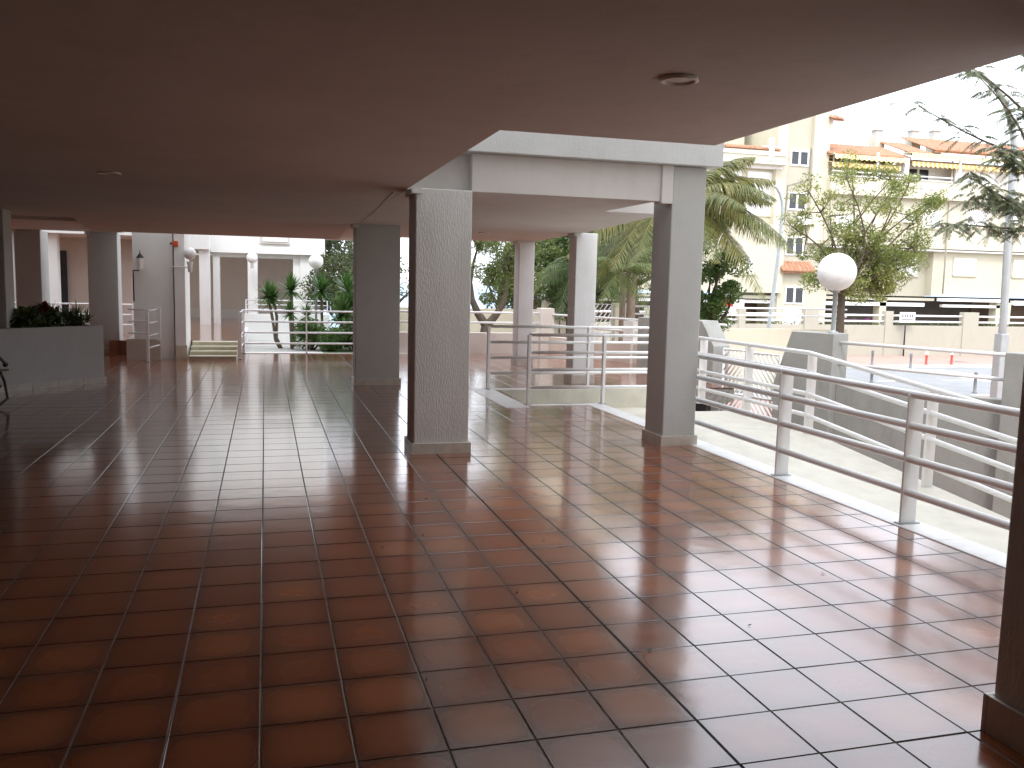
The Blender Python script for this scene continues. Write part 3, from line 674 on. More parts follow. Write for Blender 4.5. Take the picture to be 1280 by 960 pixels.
p = w(1.79, .2); slat_gate(p[:2], (-WD.x, -WD.y), .55, -.9, .56, -1, t, .085, .018)
lp = w(.34, .2)
globe_post(lp[0], lp[1], .965, 1.875, .282, .034, 'large white globe lamp on the grey slanted pier by the gate')
t = thing('litter_bin', (6.98, 12.85, -1.88), 'black wheeled bin standing in front of the left gateway pier', 'bin')
MB().extr([(6.78, 12.9, -1.88), (6.96, 12.9, -1.88), (6.98, 12.9, -.06), (6.76, 12.9, -.06)], (0, 0, 0), (0, .4, 0)).build('body', 'black', t, bevel=.02)
MB().box(6.75, 12.87, -.058, 6.99, 13.32, .0).build('lid', 'black', t, bevel=.015)
fc = MB().prism([(6.43, -3), (13, -3), (w(-2.9, .4)[0], w(-2.9, .4)[1]), (w(4, .4)[0], w(4, .4)[1]), (6.43, 14.0)], -2.2, -1.88)
struct('forecourt', fc, 'paving')

# ------------------------------------------------------------------ ground, street
g_ = MB(); g_.add([(-400, -200, -2.1), (600, -200, -2.1), (600, 62, -2.1), (-400, 62, -2.1)], [(0, 1, 2, 3)]); struct('ground', g_, 'ground')
g_ = MB(); g_.add([(-3000, 62, -2.5), (3000, 62, -2.5), (3000, 6000, -2.5), (-3000, 6000, -2.5)], [(0, 1, 2, 3)]); struct('sea', g_, 'sea')
struct('pavement', MB().box(6, 13.5, -2.2, 90, 24.9, -1.9), 'paving')
struct('road', MB().box(6, 25.05, -2.2, 90, 35.5, -2.0), 'asphalt')
struct('pavement', MB().box(6, 35.75, -2.2, 90, 41.2, -1.88), 'paving')
struct('road_kerb', MB().box(6, 24.9, -2.2, 90, 25.05, -1.89).box(6, 35.5, -2.2, 90, 35.75, -1.87), 'kerb')
rm = MB()
for k in range(9): rm.box(24+k*3.2, 30.2, -1.999, 25.6+k*3.2, 30.32, -1.995)
rm.box(29, 25.8, -1.999, 31, 34.6, -1.996)
struct('road_markings', rm, 'white')
mh = MB(); mh.lathe((34.5, 37.5, -1.88), [(.0001, .004), (.5, .004), (.5, 0)], 20, False); tag(mh.build('manhole_cover', 'grey'), 'dark manhole cover in the pink pavement', 'manhole cover')
def bollard(x, y, label, red=False, z0=-1.9, hh=.75):
    t = thing('bollard', (x, y, z0), label, 'bollard', 'red and white bollards' if red else 'grey street bollards')
    if red:
        MB().lathe((x, y, z0), [(.10, 0), (.10, .03), (.055, .05), (.055, .5)], 14).build('body', 'red', t)
        MB().lathe((x, y, z0), [(.056, .5), (.056, .74), (.03, .80), (.0005, .81)], 14).build('top', 'white', t)
    else:
        MB().lathe((x, y, z0), [(.09, 0), (.09, .04), (.06, .06), (.055, hh-.16), (.075, hh-.14), (.075, hh-.1), (.05, hh-.08)], 14).build('body', 'grey', t)
        MB().sphere((x, y, z0+hh-.03), .07, 14, 8).build('cap', 'grey', t)
bollard(28.1, 35.9, 'grey bollard on the far kerb nearest the signpost', hh=.7); bollard(29.3, 34.7, 'grey bollard on the far kerb left of the red and white ones', z0=-2.0)
bollard(31.3, 36.0, 'left of the two red and white bollards on the far pavement', True); bollard(32.8, 36.0, 'right of the two red and white bollards on the far pavement', True)
bollard(25.0, 26.2, 'grey bollard beside the big street lamp on the near side of the road', z0=-2.0); bollard(23.2, 29.6, 'short grey bollard in the road left of the ramp handrail', z0=-2.0, hh=.5)
bollard(32.5, 32.4, 'grey bollard at the right end of the far kerb', z0=-2.0, hh=.9)
# signpost, black post
def sign(x, y, z0, zt, label, plate):
    t = thing('street_sign', (x, y, z0), label, 'sign'); MB().tube([(x, y, z0), (x, y, zt)], .04, 8).build('post', 'black', t)
    if plate:
        pm = MB().box(x-.45, y-.07, zt-.32, x+.55, y-.045, zt+.25).build('plate', 'white', t)
        m = MB()
        for k in range(5): m.box(x-.33+k*.16, y-.076, zt-.02, x-.22+k*.16, y-.071, zt+.13)
        m.box(x-.33, y-.076, zt-.2, x+.42, y-.071, zt-.13); m.build('lettering', 'grey', pm)
sign(34.0, 40.9, -1.88, .30, 'small white street sign on a thin black post before the cream wall', True)
sign(21.6, 38.5, -1.88, .45, 'plain dark thin post left of the leaning street lamp', False)
t = thing('recycling_container', (17.4, 33, -2), 'blue grey recycling container above the left gateway pier', 'container')
m = MB().box(16.5, 32.5, -1.95, 18.0, 33.8, .72); m.build('body', 'bluegrey', t, bevel=.08); MB().box(16.45, 32.45, .722, 18.05, 33.85, .86).build('lid', 'white', t, bevel=.05)

# street fence wall
fw = thing('street_wall', (35, 41.3, -1.9), 'long cream wall with low pillars and white rails across the street', 'wall')
MB().box(12, 41.2, -1.95, 62, 41.45, -.20).build('wall', 'sandwall', fw, bevel=.01)
px = [(13.5, 14), (18.6, 19.1), (23.85, 24.25), (27.8, 28.65), (32.9, 33.4), (38.1, 39.15), (44.5, 45.2), (50, 50.8), (56, 56.8)]
for a, b in px: MB().box(a, 41.15, -1.95, b, 41.5, .58).build('pillar', 'sandwall', fw, bevel=.01)
for (a, b), (c_, d_) in zip(px[:-1], px[1:]):
    for z in (.34, .01): MB().tube([(b, 41.32, z), (c_, 41.32, z)], .055, 8).build('rail', 'rail', fw)
hd = MB()
for k in range(420):
    x = R.uniform(14, 60); clump(hd, (x, 42.2+R.uniform(-.2, .2), -.25+R.uniform(-.1, .12)), .28, 16, .13)
tag(hd.build('hedge', 'lf_dark'), 'low dark hedge just behind the street wall', 'hedge')
fl_ = MB()
for k in range(60):
    x = R.uniform(30.3, 32.6); clump(fl_, (x, 41.9, .0+R.uniform(-.1, .1)), .12, 5, .10)
mfl = leaf_mat('magenta_flower', [(.16, .02, .12), (.30, .05, .22)]); tag(fl_.build('bougainvillea', mfl), 'small magenta flowers behind the street wall rails near the globe lamp', 'flowers')

# ------------------------------------------------------------------ apartment building
ab = thing('apartment_building', (35, 50, -1.9), 'cream apartment block with terracotta roofs and yellow awnings across the street', 'building')
YB = 48.
def bx(name, mat, x0, x1, z0, z1, y0=YB, y1=YB+.3, root=ab, bevel=0.):
    return MB().box(x0, y0, z0, x1, y1, z1).build(name, mat, root, bevel=bevel)
def shut(x0, x1, z0, z1, y=YB):
    f = MB(); e = .07; f.box(x0-e, y-.05, z0-e, x0, y+.02, z1+e); f.box(x1, y-.05, z0-e, x1+e, y+.02, z1+e); f.box(x0, y-.05, z1, x1, y+.02, z1+e); f.box(x0-e, y-.09, z0-e-.03, x1+e, y+.02, z0)
    o = f.build('window_frame', 'cream', ab)
    m = MB(); n = max(4, int((z1-z0)/.11))
    for k in range(n): m.box(x0, y-.012-(k % 2)*.006, z0+(z1-z0)*k/n, x1, y+.02, z0+(z1-z0)*(k+1)/n-.006)
    m.build('shutter', 'shutter', o)
def win(x0, x1, z0, z1, y=YB):
    f = MB(); e = .09; f.box(x0-e, y-.06, z0-e, x0, y+.03, z1+e); f.box(x1, y-.06, z0-e, x1+e, y+.03, z1+e); f.box(x0, y-.06, z1, x1, y+.03, z1+e); f.box(x0, y-.06, z0-e, x1, y+.03, z0)
    f.box((x0+x1)/2-.07, y-.05, z0, (x0+x1)/2+.07, y+.02, z1)
    o = f.build('window_frame', 'shutter', ab)
    MB().box(x0, y-.02, z0, (x0+x1)/2-.072, y+.01, z1).build('pane', 'glass', o); MB().box((x0+x1)/2+.072, y-.02, z0, x1, y+.01, z1).build('pane', 'glass', o)
# left wing (16 .. 30)
bx('wall', 'cream', 14, 30.3, 1.42, 5.5, YB-.6, YB+4)                    # projecting first floor box
bx('wall', 'cream', 14, 30.1, 5.5, 9.2, YB, YB+4)
bx('balcony', 'cream', 14, 29.9, 8.95, 9.75, YB-.9, YB)
bx('moulding', 'shutter', 14, 30.0, 9.0, 9.08, YB-.98, YB-.9); bx('moulding', 'shutter', 14, 30.0, 9.50, 9.58, YB-.98, YB-.9); bx('moulding', 'shutter', 14, 29.9, 8.80, 8.948, YB-.5, YB)
bx('wall', 'cream', 14, 29.0, 9.75, 14.5, YB+2.5, YB+8)
win(26.6, 27.9, 11.35, 12.2, YB+2.5)
shut(25.9, 27.5, 6.1, 8.65); shut(27.9, 29.6, 6.1, 8.65); shut(21, 23, 6.2, 8.5); shut(17, 19, 6.2, 8.5)
shut(26.9, 28.3, 2.55, 3.5, YB-.6); shut(22, 23.6, 2.55, 3.5, YB-.6); shut(17.5, 19, 2.55, 3.5, YB-.6)
bx('beam', 'cream', 14, 30.25, 1.05, 1.25, YB-.3, YB); bx('beam', 'shutter', 14, 30.25, .78, .98, YB-.1, YB+.2)
bx('carport', 'brown', 14, 30.3, -1.9, 1.2, YB+1.5, YB+1.7)  # back sheet coloured dark for the shade under the left wing
for x in (18, 22.5, 26.2): bx('pillar', 'cream', x, x+.35, -1.9, 1.05, YB-.3, YB+.1)
def roof(x0, x1, y0, z0, y1, z1, pitch=.27):
    m = MB(); n = int((x1-x0)/pitch)
    for k in range(n):
        xa = x0+k*(x1-x0)/n; wd = (x1-x0)/n; pr = []
        for j in range(7):
            a = PI*j/6; pr.append((xa+wd/2-math.cos(a)*wd*.5, 0, math.sin(a)*.10))
        v = [(p_[0], y0-.1, z0+p_[2]) for p_ in pr]+[(p_[0], y1, z1+p_[2]) for p_ in pr]
        m.add(v, [(j, j+1, 8+j, 7+j) for j in range(6)], True); m.add([v[j] for j in range(7)], [tuple(range(7))])
    m.add([(x0, y0, z0-.12), (x1, y0, z0-.12), (x1, y0, z0+.01), (x0, y0, z0+.01)], [(0, 1, 2, 3)]); m.add([(x0, y0, z0-.01), (x1, y0, z0-.01), (x1, y1, z1-.01), (x0, y1, z1-.01)], [(0, 1, 2, 3)])
    return m.build('roof', 'roof', ab)
roof(14, 29.5, YB-.85, 9.80, YB+.3, 10.12)
bx('balustrade_post', 'shutter', 28.7, 29.0, 9.2, 10.5, YB-1.0, YB-.85)
bx('balustrade', 'shutter', 28.2, 29.9, 9.95, 10.0, YB-.99, YB-.95)
# stair tower
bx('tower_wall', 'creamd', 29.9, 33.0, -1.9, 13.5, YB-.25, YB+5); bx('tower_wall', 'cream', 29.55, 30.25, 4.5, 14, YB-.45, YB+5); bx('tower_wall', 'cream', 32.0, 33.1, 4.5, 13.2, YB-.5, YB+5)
bx('tower_wall', 'cream', 30.15, 33.6, -1.9, 3.0, YB-.35, YB-.26)
for z0, z1 in ((9.18, 9.93), (6.54, 7.45), (3.82, 4.76)): win(30.65, 31.75, z0, z1, YB-.25)
win(30.75, 31.9, .85, 1.75, YB-.35); bx('panel', 'shutter', 30.6, 32.1, -.6, .5, YB-.45, YB-.36)
roof(30.1, 32.4, YB-.8, 2.75, YB-.26, 3.3); bx('wall', 'shutter', 33.15, 33.4, 11.7, 13.0, YB-.3, YB+5)
roof(32.9, 33.7, YB-.9, 11.9, YB+4, 13.8)
# main wing
bx('wall', 'cream', 33.0, 60, 4.45, 8.62, YB-.6, YB+4)
bx('ledge', 'creamd', 33.0, 60, 7.36, 7.48, YB-.72, YB-.6)
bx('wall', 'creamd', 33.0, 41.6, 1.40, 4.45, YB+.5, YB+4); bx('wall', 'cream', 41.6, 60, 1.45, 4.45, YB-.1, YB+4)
bx('ledge', 'shutter', 33, 60, 4.30, 4.40, YB-.5, YB-.1)
shut(33.7, 35.2, 5.45, 6.3, YB-.6); shut(40.1, 41.5, 5.75, 6.9, YB-.6); shut(43.4, 45.2, 5.95, 7.0, YB-.6); shut(48, 50, 5.9, 7.0, YB-.6)
shut(39.3, 40.9, 2.75, 3.85, YB+.5); shut(43.2, 45.0, 2.85, 3.95, YB-.1); shut(48, 50, 2.85, 3.95, YB-.1); shut(35, 36.6, 2.75, 3.85, YB+.5)
bx('beam', 'creamd', 33.2, 41.9, 1.12, 1.3, YB-.1, YB+.1); bx('beam', 'shutter', 33.2, 41, .75, .98, YB-.3, YB-.1); bx('beam', 'shutter', 42, 47, 1.12, 1.32, YB-.5, YB-.2); bx('beam', 'shutter', 42.4, 47, .74, .92, YB-.3, YB-.05)
bx('beam', 'shutter', 48, 60, .95, 1.25, YB-.4, YB-.1)
bx('carport', 'dark', 33.2, 60, -1.9, 1.4, YB+1.5, YB+1.8); bx('carport', 'brown', 46.2, 60, -1.9, 1.1, YB+1.3, YB+1.45)  # dark sheets give the shaded depth of the carport by colour
for x in (37.6, 46.7): bx('pillar', 'cream', x, x+1.2 if x > 40 else x+.5, -1.9, 1.1, YB-.3, YB+.3)
# balconies and top floor
bx('wall', 'shutter', 33.0, 60, 8.6, 10.1, YB+.5, YB+2)
bx('balcony', 'cream', 33.0, 60, 7.48, 8.5, YB-1.0, YB-.6)
for a, b in ((33.1, 41.9), ): 
    for z in (8.85, 8.62): MB().tube([(a, YB-.9, z), (b, YB-.9, z)], .05, 8).build('balcony_rail', 'rail', ab)
bx('partition', 'shutter', 38.2, 38.5, 8.5, 9.9, YB-1., YB+.5)
win(39.6, 41.2, 8.6, 9.5, YB+.5); bx('curtain_panel', 'shutter', 42.4, 45.5, 8.0, 9.6, YB-.55, YB-.4); win(35.6, 36.9, 8.6, 9.3, YB+.5)
for x in (36.2, 42.3): bx('awning_post', 'shutter', x-.06, x+.06, 8.5, 10.1, YB-1.05, YB-.93)
def awning(x0, x1, z0, z1, y0, y1, mat='awning'):
    m = MB(); n = int((x1-x0)/.34)
    m.add([(x0, y0, z0), (x1, y0, z0), (x1, y1, z1), (x0, y1, z1), (x0, y0, z0-.02), (x1, y0, z0-.02), (x1, y1, z1-.02), (x0, y1, z1-.02)], [(0, 1, 2, 3), (7, 6, 5, 4), (0, 4, 5, 1), (2, 6, 7, 3), (1, 5, 6, 2), (3, 7, 4, 0)])
    for k in range(n):
        xa = x0+k*(x1-x0)/n; wd = (x1-x0)/n
        m.add([(xa, y0-.01, z0), (xa+wd, y0-.01, z0), (xa+wd, y0-.01, z0-.22), (xa+wd*.5, y0-.01, z0-.32), (xa, y0-.01, z0-.22)], [(0, 1, 2, 3, 4)])
    m.build('awning', mat, ab)
awning(33.0, 37.9, 9.36, 9.66, YB-1.0, YB+.45); awning(38.7, 47.5, 9.72, 10.0, YB-1.0, YB+.45)
awning(33.0, 38.2, 9.82, 9.90, YB-1.2, YB-.2, 'awning2'); awning(38.5, 47.5, 10.22, 10.32, YB-1.2, YB-.2, 'awning2')
bx('moulding', 'cream', 32.9, 60, 9.70, 9.80, YB-.1, YB+.49)
roof(32.9, 38.9, YB-.6, 9.92, YB+2.2, 10.95); roof(38.9, 40.6, YB-.6, 10.25, YB+2.4, 11.35); roof(40.6, 60, YB-.6, 10.55, YB+2.6, 11.8)
def chimney(x, y, z0, z1):
    o = bx('chimney', 'cream', x-.35, x+.35, z0, z1-.45, y, y+.7); bx('chimney_pot', 'kerb', x-.25, x+.25, z1-.449, z1, y+.1, y+.6, root=o); bx('chimney_cap', 'kerb', x-.33, x+.33, z1+.001, z1+.08, y+.02, y+.68, root=o)
chimney(38.9, YB+2.4, 10.5, 12.15); chimney(41.7, YB+2.4, 10.8, 12.3); chimney(43.4, YB+2.4, 10.9, 12.4)
for x in (34.0,): chimney(34.2, YB+2.4, 10.3, 12.5)
# banner in the carport
t = thing('banner', (27, 47.4, .2), 'red and white banner hanging in the left carport', 'banner'); MB().box(26.3, 47.35, .0, 27.75, 47.38, .98).build('sheet', 'shutter', t)
MB().box(26.3, 47.33, .55, 27.0, 47.348, .98).build('red_print', 'red', t); MB().box(26.3, 47.33, .05, 26.75, 47.348, .25).build('dark_print', 'grey', t)

nb_ = thing('unseen_shade_building', (12, -10, -1.9), 'unseen plain building added behind and right of the viewer to shade the covered floor', 'building')  # added out of view to block low sky light from the right
MB().box(9.5, -26, -1.95, 15, 4.2, 12).build('wall', 'creamd', nb_); MB().box(9.3, -26.2, 12.001, 15.2, 4.4, 12.4).build('cornice', 'cream', nb_)
for k in range(6):
    for q in range(4): MB().box(9.44, -20+k*4, .2+q*3, 9.497, -18.4+k*4, 1.6+q*3).build('window', 'glass', nb_)
# ------------------------------------------------------------------ street lamps
def street_lamp(pts, r0, r1, head, label, hd):
    t = thing('street_lamp', pts[0], label, 'street lamp', 'tall street lamps')
    n = len(pts); MB().tube(pts, [r0+(r1-r0)*min(1, k/(n-1)*1.0) for k in range(n)], 12).build('pole', 'metal', t)
    h_ = Vector(head); dr = Vector(hd).normalized(); up = Vector((0, 0, 1)); sd = dr.cross(up).normalized()
    m = MB(); rings = []
    for k, (a, wd, ht) in enumerate([(0, .05, .05), (.1, .09, .09), (.3, .14, .14), (.55, .15, .13), (.75, .10, .08), (.8, .02, .02)]):
        rings.append([h_+dr*a+sd*math.cos(2*PI*j/12)*wd+up*math.sin(2*PI*j/12)*ht*.7 for j in range(12)])
    v = [q for r_ in rings for q in r_]; m.add(v, [(i*12+j, i*12+(j+1) % 12, (i+1)*12+(j+1) % 12, (i+1)*12+j) for i in range(5) for j in range(12)], True); m.build('lamp_head', 'metal', t)
    MB().sphere(tuple(h_+dr*.45-up*.06), .115, 14, 8, .6).build('lens', 'globe', t)
street_lamp([(20.95, 34, -1.95), (21.1, 34, -.87), (21.45, 34, 3.0), (21.55, 34, 5.0), (21.5, 34, 5.4), (21.37, 34, 5.72), (21.2, 34, 5.95), (20.95, 34, 6.08)], .095, .05, (20.95, 34, 6.08), 'slim grey street lamp leaning over the palm fronds', (-1, 0, .06))
street_lamp([(21.85, 22, -1.95), (21.85, 22, 1.0), (21.75, 22, 3.5), (21.72, 22, 5.9), (21.6, 22, 6.5), (21.3, 22, 7.15), (20.85, 22, 7.7), (20.3, 22, 8.0), (19.7, 22, 8.1)], .12, .065, (19.7, 22, 8.1), 'tall grey street lamp with curved arm at the right, in front of the roofs', (-1, 0, 0))
pb = MB().box(21.70, 21.85, -1.95, 22.0, 22.15, .42); pb.build('service_box', 'metal', [o for o in bpy.data.objects if o.name == 'street_lamp.001'][0], bevel=.03)

# ------------------------------------------------------------------ trees
# street tree in front of the facade
rr = R
tips = [(21.3, 26, 5.2), (22.0, 26.2, 4.0), (21.2, 25.2, 4.2), (20.7, 26.6, 2.9), (21.8, 26, 2.9), (20.2, 25.4, 5.0), (21.0, 26, 1.9), (18.2, 26, 1.9), (17.4, 26, 4.9), (18.4, 25.4, 5.3), (19.4, 26.5, 5.6), (20.6, 26, 5.4), (21.7, 25.6, 4.6), (21.6, 26.4, 3.4), (17.3, 26.6, 3.7), (21.1, 25.5, 2.5), (19.9, 25, 4.3), (17.9, 25, 2.6), (20.6, 26, 1.6), (19.0, 27, 4.2)]
tree('tree', (19.05, 26, -1.9), 'thin street tree with sparse yellow green crown before the facade', 'tree', .17, (18.95, 26, 1.5), tips, 120, .125, 'lf_yel', asp=.3, rad=.45, sub=9, lr=.25, group='street trees')
# feathery tree at the right edge
t = thing('tree', (16.4, 15, -1.9), 'dark feathery tree leaning in from the right edge, leaves hanging before the sky', 'tree', 'street trees')
tm, cm, rc = MB(), MB(), MB()
limb(tm, (16.4, 15, -2), (15.5, 15, 3.6), .16, .12, .01); limb(tm, (15.5, 15, 3.6), (15.35, 15, 7.2), .12, .07, .02)
brs = [((15.2, 15, 3.7), (13.4, 14.7, 5.9)), ((15.2, 15, 3.9), (14.0, 14.5, 4.4)), ((15.2, 15, 3.2), (13.6, 14.8, 3.9)), ((15.4, 15, 2.9), (13.3, 15, 3.0)), ((15.1, 15, 5.0), (13.6, 15.3, 6.3)),
       ((15.1, 15, 4.4), (12.7, 15.3, 5.3)), ((15.1, 15, 4.9), (14.4, 14.6, 5.2)), ((15.3, 15, 3.4), (14.2, 15.4, 3.6)), ((15.1, 15, 6), (14.3, 15, 7)), ((15.3, 15, 3.5), (15.6, 14.4, 3.8)), ((15.2, 15, 4.5), (16.3, 15, 5.4)), ((15.1, 15, 5.5), (16, 15.4, 6.6))]
for a, b in brs:
    pts = limb(tm, (a[0]+.32, a[1], a[2]), b, .035, .009, .07, 6)
    for k in range(2, 7):
        for q in range(6 if b[2] > 4.5 and b[0] < 15 else 15):
            an = R.uniform(0, 2*PI); frond(cm, rc, pts[k]+Vector((R.gauss(0, .08), R.gauss(0, .08), R.gauss(0, .08))), (math.cos(an), math.sin(an), R.uniform(-.3, .5)), R.uniform(.25, .5), .55, 15, .095, .024, hang=.4, rr=.004)
tm.build('trunk', 'bark', t); cm.build('crown', 'lf_grey', t); rc.build('twigs', 'bark2', t)

# palm behind the column
def palm(base, top, n, L, label, ll=.55, r=.18, leafm='lf_palm', elev=(-.1, .9), group='palms', npair=40, droop=(.3, .7), extra=(), lw=.03):
    t = thing('palm_tree', base, label, 'palm', group); tm, cm, rc = MB(), MB(), MB()
    b, tp = Vector(base), Vector(top); pts = [b.lerp(tp, k/14) for k in range(15)]
    tm.tube(pts, [r*(1.25 if k == 0 else 1)*(1+.05*(k % 2)) for k in range(15)], 14); tm.build('trunk', 'bark2', t)
    dirs = [(2*PI*k/n*2.4+R.uniform(-.2, .2), R.uniform(*elev)) for k in range(n)]+list(extra)
    for a, e in dirs:
        frond(cm, rc, tp, (math.cos(a)*math.cos(e), math.sin(a)*math.cos(e), math.sin(e)), L*R.uniform(.85, 1.1), R.uniform(*droop), npair, ll, lw, hang=.45, rr=.018)
    cm.build('crown', leafm, t); rc.build('frond_stems', 'lf_palm', t); return t
palm((8.3, 17, -1.9), (8.25, 17, 3.35), 30, 2.55, 'large palm arching its yellow green fronds out beside the column at the railing', .6, .22, npair=115, lw=.021, droop=(.38, .68), extra=[(0, .6), (-.2, .75), (.15, .45), (-.4, .9), (.1, .95), (-.1, .3), (-.3, .5), (.35, .7)])
palm((9.9, 23.5, -1.9), (9.85, 23.5, 2.0), 20, 1.5, 'slim palm in front of the boundary wall between the columns', .45, .09, 'lf_mid', (-.5, 1.2), npair=60, lw=.018)
palm((9.0, 25.5, -1.9), (9.1, 25.5, 2.1), 22, 1.7, 'darker palm left of the slim one, above the white slat gate', .5, .13, 'lf_dark', (-.5, 1.1), npair=60, lw=.018)
palm((11.2, 26, -1.9), (11.2, 26, 3.3), 34, 2.2, 'dry browning palm high behind the slim one', .5, .14, 'lf_dry', (-.7, .9), npair=60, lw=.018)
tree('tree', (10.4, 18.6, -1.9), 'bright green leafy tree tucked under the palm fronds', 'tree', .13, (10.1, 18.6, .6), [(9.8, 18.4, 1.2), (10.1, 18.8, 2.0), (9.7, 18.6, 2.6), (10.3, 18.2, 1.5), (10.0, 18.5, 3.0), (9.5, 18.7, 1.8), (10.4, 18.6, 2.3)], 330, .09, 'lf_bush', asp=.5, rad=.36, sub=3, group='trees behind the railing')
t = tree('tree', (5.95, 24, -1.9), 'dark forked tree seen between the big rough column and the next one', 'tree', .2, (5.98, 24, .40),
     [(5.72, 24, 2.7), (6.42, 24, 2.2)], 150, .10, 'lf_mid', asp=.3, rad=.4, sub=3, lr=.62, group='trees beyond the terrace')
tm, cm = MB(), MB()
for a, b in [((5.72, 24, 2.5), (5.0, 24.3, 3.5)), ((5.72, 24, 2.5), (5.9, 24, 3.7)), ((6.42, 24, 2.0), (6.6, 24.2, 3.3)), ((6.42, 24, 2.0), (7.2, 23.8, 2.5)), ((6.42, 24, 2.1), (7.3, 24.3, 3.5)), ((6.42, 24, 2.1), (7.1, 24, 1.6)), ((6.42, 24, 2.0), (6.9, 24, 2.9)), ((6.42, 24, 2.1), (7.7, 24, 3.2))]:
    pts = limb(tm, a, b, .06, .02, .1)
    for k in range(6):
        o = pts[R.randint(1, 5)]; clump(cm, o+Vector((R.gauss(0, .35), R.gauss(0, .35), R.gauss(0, .3))), R.uniform(.25, .5), 150, .10, .3)
tm.build('limbs', 'bark', t); cm.build('foliage', 'lf_mid', t)
tree('tree', (9.6, 30, -1.9), 'dense dark green tree filling the gap between the two pale columns', 'tree', .2, (9.7, 30, 1.2),
     [(9.0, 30, 2.3), (9.6, 29.7, 2.9), (10.4, 30, 2.4), (9.2, 30.3, 3.6), (10.2, 30, 3.7), (10.9, 30, 1.7), (8.6, 30, 1.6), (9.8, 29.6, 1.8), (11.2, 30, 3.0), (8.4, 30, 3)], 330, .13, 'lf_dark', rad=.62, sub=4, group='trees beyond the terrace')
tree('tree', (12.6, 29, -1.9), 'tall olive tree behind the palms and left of the railing column', 'tree', .22, (12.5, 29, 1.6),
     [(11.2, 29, 3.4), (12.0, 29, 4.2), (12.8, 29.4, 4.6), (13.5, 29, 3.8), (12.6, 28.6, 2.9), (11.5, 29.4, 2.5), (13.7, 29, 2.4), (10.7, 29, 4.3), (12.9, 29, 3.3)], 330, .13, 'lf_mid', rad=.7, sub=4, group='trees beyond the terrace')
tree('tree', (3.6, 26, -1), 'bushy green tree peeking between the dark column and the big rough column', 'tree', .14, (3.6, 26, .8), [(3.3, 26, 1.5), (3.7, 26, 2.0), (4.2, 26, 1.4)], 160, .10, 'lf_mid', rad=.45, sub=3, group='trees beyond the terrace')
bush((9.2, 26.2, 1.1), .7, 1800, .10, 'low dark bush in front of the slat gate', 'lf_dark', .7, group='bushes beyond the terrace')
bush((13.6, 26, .6), .8, 2000, .10, 'grey green bush behind the boundary wall rails', 'lf_grey', .8, group='bushes beyond the terrace')

tree('tree', (11.5, 33, -1.9), 'broad dark evergreen tree standing behind the palms and the boundary wall', 'tree', .25, (11.6, 33, .8),
     [(9.9, 33, 1.6), (10.8, 33, 2.4), (11.8, 33, 1.6), (12.8, 33, 2.2), (13.8, 33, 1.5), (10.2, 33, 3.4), (11.4, 33, 3.8), (12.6, 33, 3.6), (13.8, 33, 3.2), (14.8, 33, 2.4), (12.2, 32.6, 4.6)], 420, .17, 'lf_dark', rad=.85, sub=4, group='trees beyond the terrace')
tree('tree', (7.3, 27.8, -1.9), 'leafy olive tree just right of the dark forked tree', 'tree', .13, (7.3, 27.8, .9),
     [(6.9, 27.8, 1.9), (7.5, 27.8, 2.4), (8.1, 27.8, 1.9), (7.1, 27.8, 3.1), (8.0, 27.8, 3.1), (7.7, 27.8, 1.4), (8.5, 27.8, 2.6)], 260, .11, 'lf_mid', rad=.45, sub=4, group='trees beyond the terrace')
# small fittings on the apartment building
for x, z in ((31.3, 5.6), (38.6, 6.0), (46.4, 6.3), (24.6, 6.4)):
    u = bx('air_conditioner', 'shutter', x, x+.8, z, z+.55, YB-.95 if x > 33 else YB-.6, YB-.61 if x > 33 else YB-.26); MB().lathe((x+.55, (YB-.955 if x > 33 else YB-.605), z+.27), [(.0005, 0), (.2, 0)], 16).build('fan_grille', 'grey', u) if 0 else None
for x in (33.3, 42.0, 47.2): MB().tube([(x, YB-.68, 1.6), (x, YB-.68, 10.0)], .05, 8).build('drain_pipe', 'creamd', ab)
MB().tube([(30.35, YB-.3, 5), (30.5, YB-.29, 7.9), (31.9, YB-.29, 8.3), (31.95, YB-.29, 10.2)], .02, 6).build('cable', 'grey', ab)
MB().tube([(40.0, YB+3, 12), (40.0, YB+3, 14.2)], .03, 6).build('aerial_mast', 'metal', ab)
m = MB()
for k in range(6): m.tube([(39.6+.0, YB+2.6+k*.12, 14.0), (40.4, YB+2.6+k*.12, 14.0)], .012, 5)
m.tube([(40.0, YB+2.5, 14.0), (40.0, YB+3.3, 14.0)], .015, 5); m.build('aerial', 'metal', ab)
fb = MB()
for k in range(46):
    x, y = R.uniform(.5, 4.3), R.uniform(3.2, 11); a = R.uniform(0, 6.28); L_ = R.uniform(.006, .02)
    u = Vector((math.cos(a), math.sin(a), .15))*L_; v_ = Vector((-math.sin(a), math.cos(a), .1))*L_*.4; p = Vector((x, y, .006))
    fb.add([p-u, p+v_, p+u, p-v_], [(0, 1, 2, 3)])
lv = fb.build('fallen_leaves', 'lf_dry'); tag(lv, 'tiny dry leaf crumbs scattered on the red tiles', None, kind='stuff')
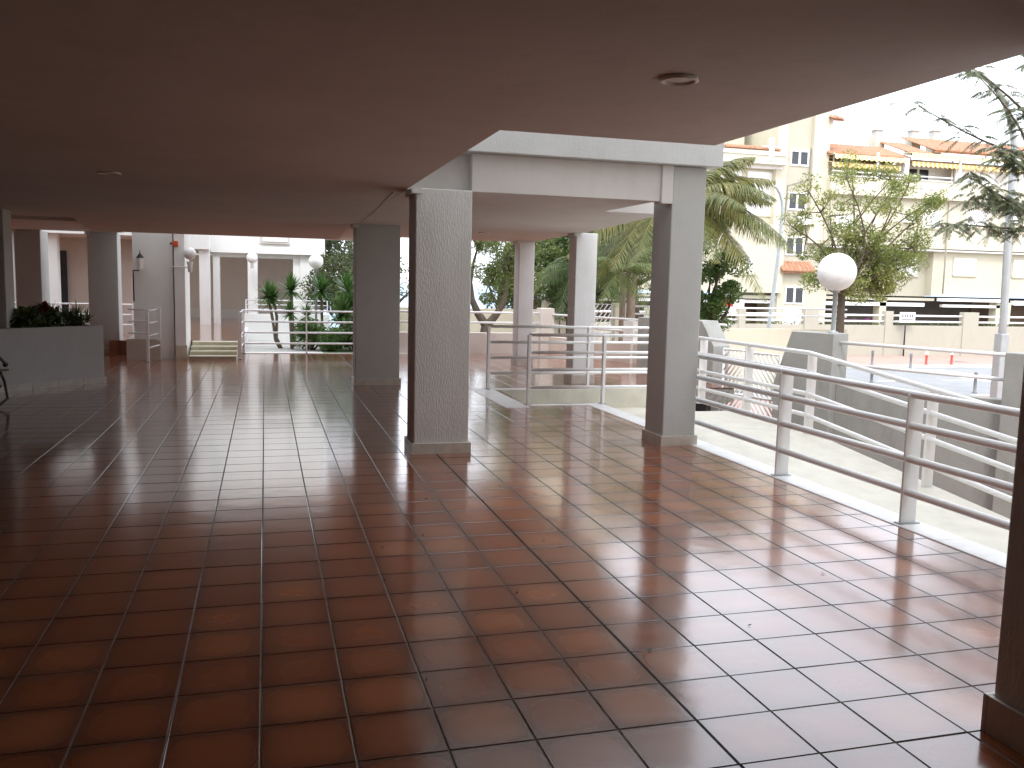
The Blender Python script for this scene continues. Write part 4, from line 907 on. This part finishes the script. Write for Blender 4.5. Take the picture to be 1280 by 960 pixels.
# ------------------------------------------------------------------ camera
f = 1098.3; pitch, roll, yaw = .1131, .0230, .2748
Fv = Vector((math.sin(yaw)*math.cos(pitch), math.cos(yaw)*math.cos(pitch), -math.sin(pitch))); Rv = Vector((math.cos(yaw), -math.sin(yaw), 0)); Uv = Rv.cross(Fv)
cr, sr = math.cos(roll), math.sin(roll); R2 = Rv*cr+Uv*sr; U2 = Uv*cr-Rv*sr
cam = bpy.data.cameras.new('camera'); co = bpy.data.objects.new('camera', cam); C.objects.link(co)
mt = Matrix.Identity(4)
for i in range(3): mt[i][0] = R2[i]; mt[i][1] = U2[i]; mt[i][2] = -Fv[i]
mt[0][3] = 0; mt[1][3] = 0; mt[2][3] = 5.1132*T; co.matrix_world = mt
cam.sensor_width = 36; cam.lens = f/1280*36; cam.clip_end = 9000; cam.clip_start = .05; sc.camera = co

# ------------------------------------------------------------------ light
EL, AZ = math.radians(54), math.radians(198)      # azimuth clockwise from +Y: the sun stands behind and to the right
wd = bpy.data.worlds.new('World'); sc.world = wd; wd.use_nodes = True; nt = wd.node_tree
sky = nt.nodes.new('ShaderNodeTexSky'); sky.sky_type = 'NISHITA'; sky.sun_disc = False; sky.sun_elevation = EL; sky.sun_rotation = AZ
sky.dust_density = 4.0; sky.air_density = 1.0; sky.ozone_density = 1.0
bg = nt.nodes['Background']; 
hs = N(nt, 'ShaderNodeHueSaturation'); hs.inputs['Saturation'].default_value = .30; hs.inputs['Value'].default_value = 1.0
nt.links.new(sky.outputs[0], hs.inputs['Color'])
tcw = N(nt, 'ShaderNodeTexCoord'); mpw = N(nt, 'ShaderNodeMapping'); mpw.inputs['Scale'].default_value = (1, 1, 2.6); nt.links.new(tcw.outputs['Generated'], mpw.inputs[0])
nw = N(nt, 'ShaderNodeTexNoise', i_Scale=2.3, i_Detail=8., i_Roughness=.55); nt.links.new(mpw.outputs[0], nw.inputs['Vector'])
rw = N(nt, 'ShaderNodeValToRGB'); rw.color_ramp.elements[0].position = .38; rw.color_ramp.elements[0].color = (0, 0, 0, 1); rw.color_ramp.elements[1].position = .62; nt.links.new(nw.outputs[0], rw.inputs[0])
mw = N(nt, 'ShaderNodeMixRGB'); mf = N(nt, 'ShaderNodeMath', operation='MULTIPLY_ADD'); nt.links.new(rw.outputs[0], mf.inputs[0]); mf.inputs[1].default_value = .45; mf.inputs[2].default_value = .5
nt.links.new(mf.outputs[0], mw.inputs[0]); nt.links.new(hs.outputs[0], mw.inputs[1]); mw.inputs[2].default_value = (9.6, 10.0, 11.0, 1)   # thin bright overcast
nt.links.new(mw.outputs[0], bg.inputs[0]); bg.inputs[1].default_value = .15
sun = bpy.data.lights.new('sun', 'SUN'); sun.energy = .72; sun.angle = math.radians(10); sun.color = (1, .98, .94)
so = bpy.data.objects.new('sun', sun); C.objects.link(so)
sd = Vector((math.sin(AZ)*math.cos(EL), math.cos(AZ)*math.cos(EL), math.sin(EL))); so.rotation_euler = sd.to_track_quat('Z', 'Y').to_euler()
sc.view_settings.view_transform = 'Standard'; sc.view_settings.look = 'None'; sc.view_settings.gamma = 1; sc.view_settings.exposure = 1.2
cy = sc.cycles; cy.max_bounces = 10; cy.diffuse_bounces = 7; cy.glossy_bounces = 4; cy.use_denoising = True; cy.sample_clamp_indirect = 6; cy.caustics_reflective = False; cy.caustics_refractive = False
